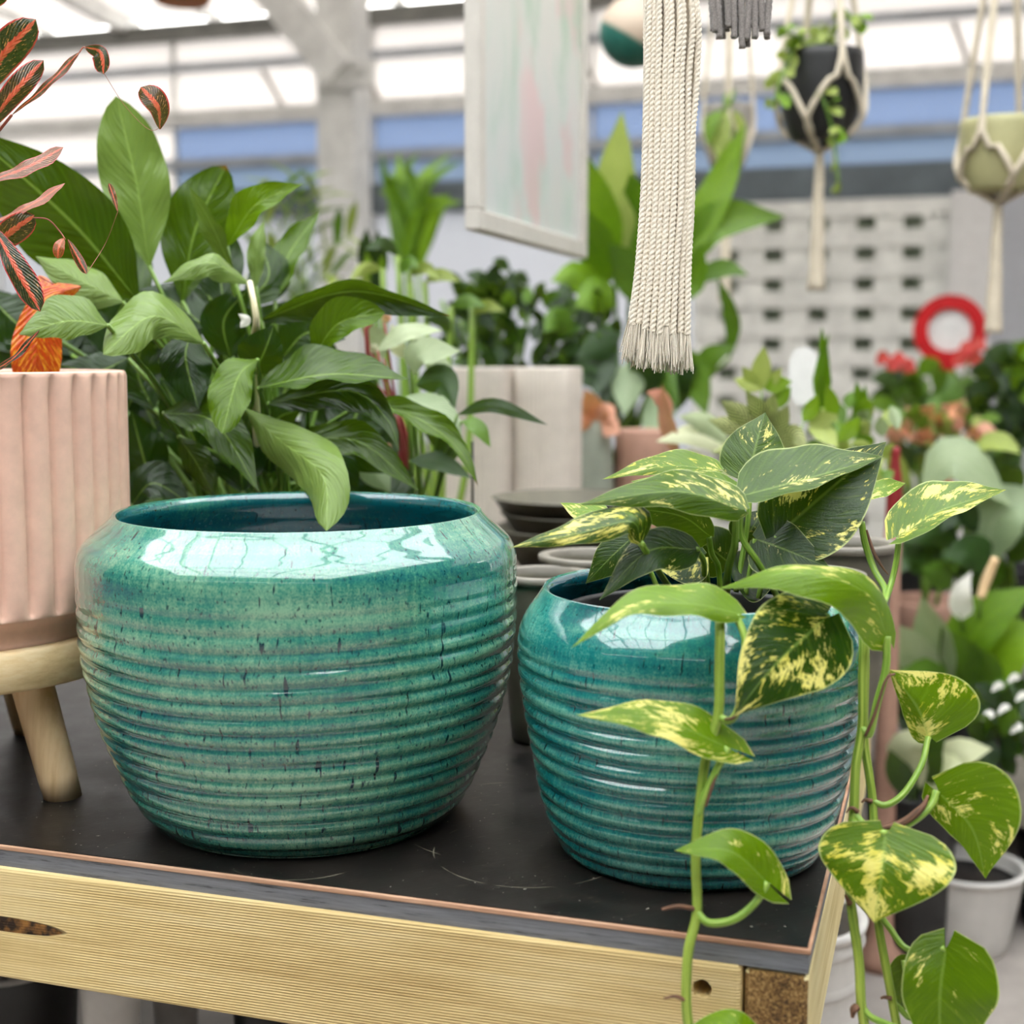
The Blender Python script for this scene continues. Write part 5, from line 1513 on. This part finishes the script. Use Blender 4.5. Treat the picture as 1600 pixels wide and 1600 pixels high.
for a in ((1440, 770, 1490, 715, 1580, 790, 34, 'pale', .45), (1540, 880, 1560, 800, 1640, 770, 44, 'pale', .25), (1480, 820, 1440, 790, 1400, 800, 24, 'mid', .6), (1500, 860, 1460, 830, 1400, 850, 26, 'dark', .6),
          (1530, 830, 1500, 800, 1470, 830, 26, 'dark', .2), (1560, 900, 1520, 860, 1470, 870, 28, 'dark', .6), (1580, 880, 1600, 840, 1640, 850, 36, 'dark', .3), (1420, 760, 1400, 720, 1390, 690, 18, 'palm', .6),
          (1520, 700, 1560, 690, 1600, 710, 16, 'palm', .6), (1600, 760, 1570, 730, 1600, 700, 26, 'dark', .2), (1450, 900, 1420, 870, 1400, 900, 26, 'dark', .5)):
    bl(g4, *a[:6], a[6], 2.5, a[7], a[8], 0.05)
scatter(g4, 1500, 860, 110, 60, 2.55, 0.05, 30, 60, 20, ['dark', 'mid'], (1530, 980), (0.0, .6))
stems(g4, gb, [(1440, 780, 2.5), (1540, 880, 2.5), (1500, 860, 2.5), (1580, 880, 2.5), (1560, 800, 2.52)], 0.006)
g5, gb = bgplant('flowering_lily', 'peace lily with a cream flower low on the right', 1530, 2.36, ZC, 0.17, M['black_plastic'], 'black pot of the flowering lily', 0.09)
for a in ((1500, 1060, 1530, 980, 1620, 915, 44, 'bright', .4), (1520, 1090, 1570, 1010, 1640, 980, 50, 'bright', .7), (1460, 1090, 1430, 1020, 1390, 970, 30, 'pale', .8), (1480, 1080, 1460, 1000, 1440, 930, 34, 'pale', .6),
          (1500, 1100, 1460, 1060, 1400, 1050, 34, 'mid', .5), (1510, 1090, 1500, 1030, 1470, 980, 34, 'mid', .4), (1540, 1110, 1580, 1080, 1620, 1080, 34, 'dark', .5), (1530, 1110, 1540, 1050, 1520, 1000, 36, 'mid', .6)):
    bl(g5, *a[:6], a[6], 2.34, a[7], a[8], 0.06)
scatter(g5, 1500, 1090, 110, 70, 2.4, 0.04, 40, 60, 20, ['dark', 'mid', 'dark'], (1520, 1200), (0.0, .7))
leaf(g5, [(1500, 962, 2.3), (1500, 925, 2.29), (1518, 892, 2.29)], 14, 22, 20, -20, 'heart', M['white'], 0.1, 0.01, 0.05, (0, .8, .3, 1), 'spathe', n=9, k=3)
tube('spadix', [P(1532, 935, 2.28), P(1542, 905, 2.28), P(1556, 872, 2.27)], [0.007, 0.009, 0.007], M['birch'], g5, seg=8)
stems(g5, gb, [(1500, 1060, 2.34), (1520, 1090, 2.34), (1460, 1090, 2.34), (1480, 1080, 2.34), (1500, 960, 2.3), (1532, 938, 2.29)], 0.005)
g6, gb = bgplant('white_flower_plant', 'low plant with small white flowers at the right edge', 1700, 2.25, 0.0, 0.17, M['black_plastic'], 'black floor pot of the small white flowers', 0.08)
scatter(g6, 1575, 1130, 60, 60, 2.2, 0.04, 34, 50, 16, ['dark', 'dark', 'mid'], (1580, 1230), (0.0, .5))
for x_, y_ in ((1560, 1075), (1585, 1062), (1598, 1090), (1570, 1110), (1590, 1140), (1545, 1120)):
    bl(g6, x_ - 11, y_ + 6, x_, y_ - 4, x_ + 9, y_ - 2, 6, 2.15, 'white', .9, 0, 'oval')
stems(g6, gb, [(1560, 1120, 2.2), (1590, 1120, 2.2), (1575, 1080, 2.18)], 0.005)
g7, gb = bgplant('cream_caladium', 'low plant with cream white leaves right of the trailing pothos', 1450, 2.15, 0.0, 0.28, M['black_plastic'], 'black pot with grey rim right of the trailing vines', 0.075)
for a in ((1440, 1230, 1420, 1170, 1460, 1140, 34, 'cream', .5), (1470, 1230, 1500, 1180, 1550, 1170, 30, 'cream', .4), (1450, 1240, 1480, 1200, 1520, 1220, 26, 'cream', .3), (1430, 1250, 1400, 1200, 1390, 1170, 20, 'dark', .4), (1480, 1240, 1520, 1200, 1560, 1200, 26, 'dark', .4), (1460, 1240, 1450, 1180, 1480, 1110, 26, 'dark', .3)):
    bl(g7, *a[:6], a[6], 2.13, a[7], a[8], 0.04)
stems(g7, gb, [(1440, 1230, 2.13), (1470, 1230, 2.13)], 0.004)

# things standing on the floor at the right
pb = PZ(1508, 1500, 0.0)
pb = V((pb.x, pb.y + 0.06, 0))
dpt = (pb - CAM).dot(FW)
ht = P(1508, 1345, dpt).z
pot('floor_pot', 'round white pot on the floor at the right edge', pb, 62 / F * dpt, 85 / F * dpt, ht, M['white_pot'], M['white_pot'])
pb2 = pb + V((-0.14, 0.14, 0))
pot('floor_pot', 'grey brown pot on the floor behind the round white pot', pb2, 0.06, 0.07, ht * 0.98, plain('taupe', lin(150, 138, 126), 0.7))
pot('floor_pot', 'white pot with broad ridges on the floor beside the table corner', G(1258, 1.45, 0), 0.062, 0.078, P(1258, 1470, 1.45).z, M['white_pot'], M['white_pot'], soil=False)
ridge_t = bpy.data.objects['floor_pot.002'] if 'floor_pot.002' in bpy.data.objects else None
if ridge_t:
    for i in range(8):
        zz = 0.03 + 0.045 * i
        rr = 0.062 + 0.016 * zz / 0.385 + 0.001
        lathe('ridge', [(rr - 0.004, zz - 0.012), (rr + 0.004, zz), (rr - 0.002, zz + 0.012)], 40, M['white_pot'], G(1258, 1.45, 0), ridge_t, cap=False)
pp = G(1404, 2.10, 0)
hp_ = P(1404, 845, 2.10).z
pst = thing('beige_pedestal', 'slender beige clay pedestal behind the trailing vines', 'plant stand', pp)
lathe('body', smoothprof([(0.0, 0.0), (0.040, 0.0), (0.040, 0.02), (0.022, 0.05), (0.018, 0.3), (0.013, hp_ - 0.02), (0.016, hp_), (0.0, hp_)], 0.03), 28, M['terra'], pp, pst)
rst = thing('red_bottle', 'narrow dull red bottle standing on the beige pedestal', 'bottle', pp + V((0, 0, hp_)))
lathe('body', smoothprof([(0.0, 0.0), (0.011, 0.0), (0.012, 0.005), (0.012, 0.08), (0.010, 0.10), (0.007, 0.12), (0.007, P(1404, 700, 2.10).z - hp_), (0.0, P(1404, 698, 2.10).z - hp_)], 0.008), 20, M['dull_red'], pp + V((0, 0, hp_)), rst)

# pots stored under the table
def under(label, px, py, d, r, h, m, rim):
    b0 = G(px, d, 0)
    h = P(px, py, d).z
    pot('stored_pot', label, b0, r * 0.75, r, h, M[m], M[rim] if rim else None, soil=False, group='pots stored under the table')
under('big black bucket with a grey rim under the table at the left', -25, 1535, 1.42, 0.072, 0.29, 'black_plastic', 'grey_rim')
under('white tub on the floor under the table next to the black bucket', 138, 1560, 1.34, 0.030, 0.205, 'white_pot', None)
under('grey pot on the floor under the table', 245, 1572, 1.5, 0.026, 0.16, 'grey_rim', None)
under('small white rimmed black pot on the floor under the table', 385, 1590, 1.4, 0.03, 0.15, 'black_plastic', 'pale_rim')

# ------------------------------------------------------------------ hanging pots in macrame
def hanger(label, cpx, ctop, d, wr, potbase_y, tassel_y, gather_y=-260, ncord=4, tw=0.011, phase=0.3, mid=0.5, cross=True):
    """knotted cord cradle: cords come down round the pot, cross, meet under it and end in a tassel"""
    cb = P(cpx, potbase_y + 6, d)
    t = thing('macrame_hanger', label, 'macrame hanger', P(cpx, tassel_y, d), 'macrame pot hangers')
    gt_ = P(cpx, gather_y, d)
    gt_ = V((cb.x, cb.y, gt_.z))
    top = P(cpx, ctop, d)
    zt3, zb3 = top.z, cb.z
    for i in range(ncord):
        for s_ in (-1, 1):
            a = 2 * math.pi * i / ncord + phase
            a2 = a + s_ * math.pi / ncord
            c_ = V((cb.x, cb.y, 0))
            pts = [gt_, c_ + V((wr * 1.03 * math.cos(a), wr * 1.03 * math.sin(a), zt3)),
                   c_ + V((wr * 1.05 * math.cos((a + a2) / 2), wr * 1.05 * math.sin((a + a2) / 2), zt3 + (zb3 - zt3) * 0.42)),
                   c_ + V((wr * 0.98 * math.cos(a2), wr * 0.98 * math.sin(a2), zt3 + (zb3 - zt3) * 0.78)),
                   c_ + V((0, 0, zb3 - 0.012))]
            tube('cord', pts, 0.0056, M['cord_far'], t, seg=6, n=26)
    e = V((cb.x, cb.y, P(cpx, tassel_y, d).z))
    tube('tassel', [V((cb.x, cb.y, zb3 - 0.008)), V((cb.x, cb.y, zb3 - 0.06)), e], [tw * 0.7, tw, tw * 1.5], M['cord_far'], t, seg=14, n=24, lobes=7, pitch=0.6, amp=0.12)
    tube('hanging_cord', [gt_, V((gt_.x, gt_.y, zr(gt_.y) - 0.03))], 0.006, M['cord_far'], t, seg=6, n=3)
    return t

def hangpot(name, label, cpx, ytop, ybot, d, wpx, bpx, m, soil=True):
    b0 = P(cpx, ybot, d)
    h = (P(cpx, ytop, d) - b0).z
    r1, r0 = wpx / 2 / F * d, bpx / 2 / F * d
    t = thing(name, label, 'hanging pot', b0, 'hanging pots')
    lathe('body', smoothprof([(0.0, 0.0), (r0 * 0.85, 0.0), (r0, h * 0.06), (r1 * 0.98, h * 0.45), (r1, h * 0.97), (r1 * 0.98, h), (r1 * 0.93, h), (r1 * 0.9, h * 0.8)], 0.012), 36, m, b0, t)
    if soil:
        lathe('soil', [(r1 * 0.92, h * 0.85), (0.0, h * 0.88)], 20, M['soil'], b0, t)
    return b0, h, r1

b0, h_, r_ = hangpot('hanging_planter', 'black hanging pot in a macrame cradle at the upper right', 1281, 88, 220, 2.5, 128, 96, M['black_plastic'])
hanger('cream macrame hanger around the black pot with a long tassel', 1281, 88, 2.5, r_, 222, 452, phase=0.55)
hv = thing('trailing_succulent', 'thin trailing yellow green vine spilling from the black hanging pot', 'plant', b0 + V((0, 0, h_ * 0.88)))
for pts in ([(1275, 80), (1280, 110), (1285, 150), (1300, 200), (1310, 285)], [(1290, 82), (1310, 40), (1335, 25), (1345, 35)], [(1270, 82), (1240, 80), (1222, 120), (1208, 165)], [(1285, 82), (1295, 60), (1280, 50)], [(1262, 80), (1250, 60), (1225, 50)]):
    dd_ = [2.5, 2.44, 2.42, 2.42, 2.42]
    q = [P(x_, y_, dd_[min(i, 4)]) for i, (x_, y_) in enumerate(pts)]
    tube('vine', q, 0.003, M['lily_stem'], hv, seg=5)
    for s_ in spline(q, 9)[1:]:
        for k_ in range(2):
            e_ = s_ + V((rb.uniform(-.03, .03), rb.uniform(-.02, .0), rb.uniform(-.03, .015)))
            leaf3(hv, [s_, s_.lerp(e_, .5) + V((0, 0, .004)), e_], 0.010, 'oval', M[rb.choice(['palm', 'palm', 'bright'])], .2, roll=rb.uniform(0.5, 1.4), n=4, k=1, col=(0, rb.uniform(.3, .9), rb.random(), 1))
b0, h_, r_ = hangpot('hanging_planter', 'pale olive hanging pot in a crossed macrame cradle at the right edge', 1560, 188, 300, 2.5, 122, 96, M['green_pot'])
hanger('cream macrame hanger around the pale olive pot', 1560, 188, 2.5, r_, 302, 520, phase=YAW - math.pi / 2 - math.pi / 4)
b0, h_, r_ = hangpot('hanging_planter', 'cream hanging pot behind the long cream tassel', 1136, 165, 262, 3.3, 74, 56, M['pale_rim'])
hanger('cream macrame hanger around the small cream pot', 1136, 165, 3.3, r_, 264, 470, phase=0.2)
hl = thing('hanging_leaf_plant', 'green plant growing over the small cream hanging pot', 'plant', b0 + V((0, 0, h_ * 0.88)))
for a in ((1136, 172, 1128, 200, 1126, 258, 20, 'palm', .5), (1130, 172, 1112, 190, 1106, 230, 12, 'bright', .5), (1142, 172, 1156, 190, 1160, 235, 10, 'palm', .9), (1136, 170, 1140, 150, 1150, 140, 8, 'bright', .5)):
    bl(hl, *a[:6], a[6], 3.22, a[7], a[8], 0.0)
    tube('stalk', [b0 + V((0, 0, h_ * 0.88)), P(a[0], a[1] - 12, 3.26), P(a[0], a[1], 3.22)], 0.003, M['lily_stem'], hl, seg=5, n=4)
def twotone():
    b = MB('dipped_pot')
    x, y, z = b.sep(b.pos())[:3]
    c0 = P(985, 60, 3.0)
    k = b.math('ADD', b.math('SUBTRACT', z, c0.z), b.math('MULTIPLY', b.math('SUBTRACT', x, c0.x), 0.6))
    return b.done(b.bsdf(color=b.mix(b.mapr(k, -0.006, 0.004), lin(36, 104, 92), lin(196, 176, 156)), rough=0.5))
r_ = 54 / F * 3.0
b0 = P(990, 106, 3.0)
h_ = r_ * 1.9
ball = thing('hanging_planter', 'round beige hanging pot dipped in teal behind the top of the tassel', 'hanging pot', b0, 'hanging pots')
lathe('body', [(r_ * math.sin(math.pi * t_ / 24), r_ - r_ * math.cos(math.pi * t_ / 24)) for t_ in range(0, 21)] + [(r_ * 0.45, r_ * 1.85), (r_ * 0.42, r_ * 1.5), (0.0, r_ * 1.4)], 36, twotone(), b0, ball)
for a in (0, 2.1, 4.2):
    tube('hanging_wire', [b0 + V((r_ * 0.48 * math.cos(a), r_ * 0.48 * math.sin(a), r_ * 1.86)), V((b0.x, b0.y, zr(b0.y) - 0.03))], 0.002, M['steel_dark'], ball, seg=5, n=3)
b0, h_, r_ = hangpot('hanging_planter', 'brown terracotta hanging pot cut by the top edge at the left', 285, -110, 5, 3.3, 120, 84, M['brown_pot'])
for a in (0, 2.1, 4.2):
    o_ = bpy.data.objects[[o.name for o in bpy.data.objects if o.name.startswith('hanging_planter')][-1]]
    tube('hanging_wire', [b0 + V((r_ * math.cos(a), r_ * math.sin(a), h_)), V((b0.x, b0.y, zr(b0.y) - 0.03))], 0.002, M['steel_dark'], o_, seg=5, n=3)

# ------------------------------------------------------------------ a plant and the nursery pot it is rooted in are one thing
def merge(plant, pt):
    base = pt.location.copy()
    delta = plant.location - base
    for ch in plant.children:
        ch.location += delta
    plant.location = base
    for ch in list(pt.children):
        ch.parent = plant
        if ch.name.startswith('body'):
            ch.name = 'pot'
    bpy.data.objects.remove(pt)
for a_, b_ in (('pothos_plant', 'nursery_pot'), ('peace_lily', 'lily_pot'), ('pale_leaf_plant', 'hoya_pot'), ('dark_bush', 'bushy_plant_pot'), ('cane_plant', 'cane_pot'),
               ('tall_leafy_plant', 'tall_plant_pot'), ('feather_palm', 'palm_pot'), ('bright_bromeliad', 'bromeliad_pot'), ('dark_rosette', 'rosette_pot'),
               ('lime_ivy', 'ivy_pot'), ('striped_calathea', 'calathea_pot'), ('cream_leaf_plant', 'cream_plant_pot'), ('leafy_herb', 'herb_pot'),
               ('red_flower_plant', 'red_flower_plant_pot'), ('peach_plant', 'peach_plant_pot'), ('dark_ficus', 'dark_ficus_pot'), ('pale_caladium', 'pale_caladium_pot'),
               ('flowering_lily', 'flowering_lily_pot'), ('white_flower_plant', 'white_flower_plant_pot'), ('cream_caladium', 'cream_caladium_pot')):
    merge(bpy.data.objects[a_], bpy.data.objects[b_])
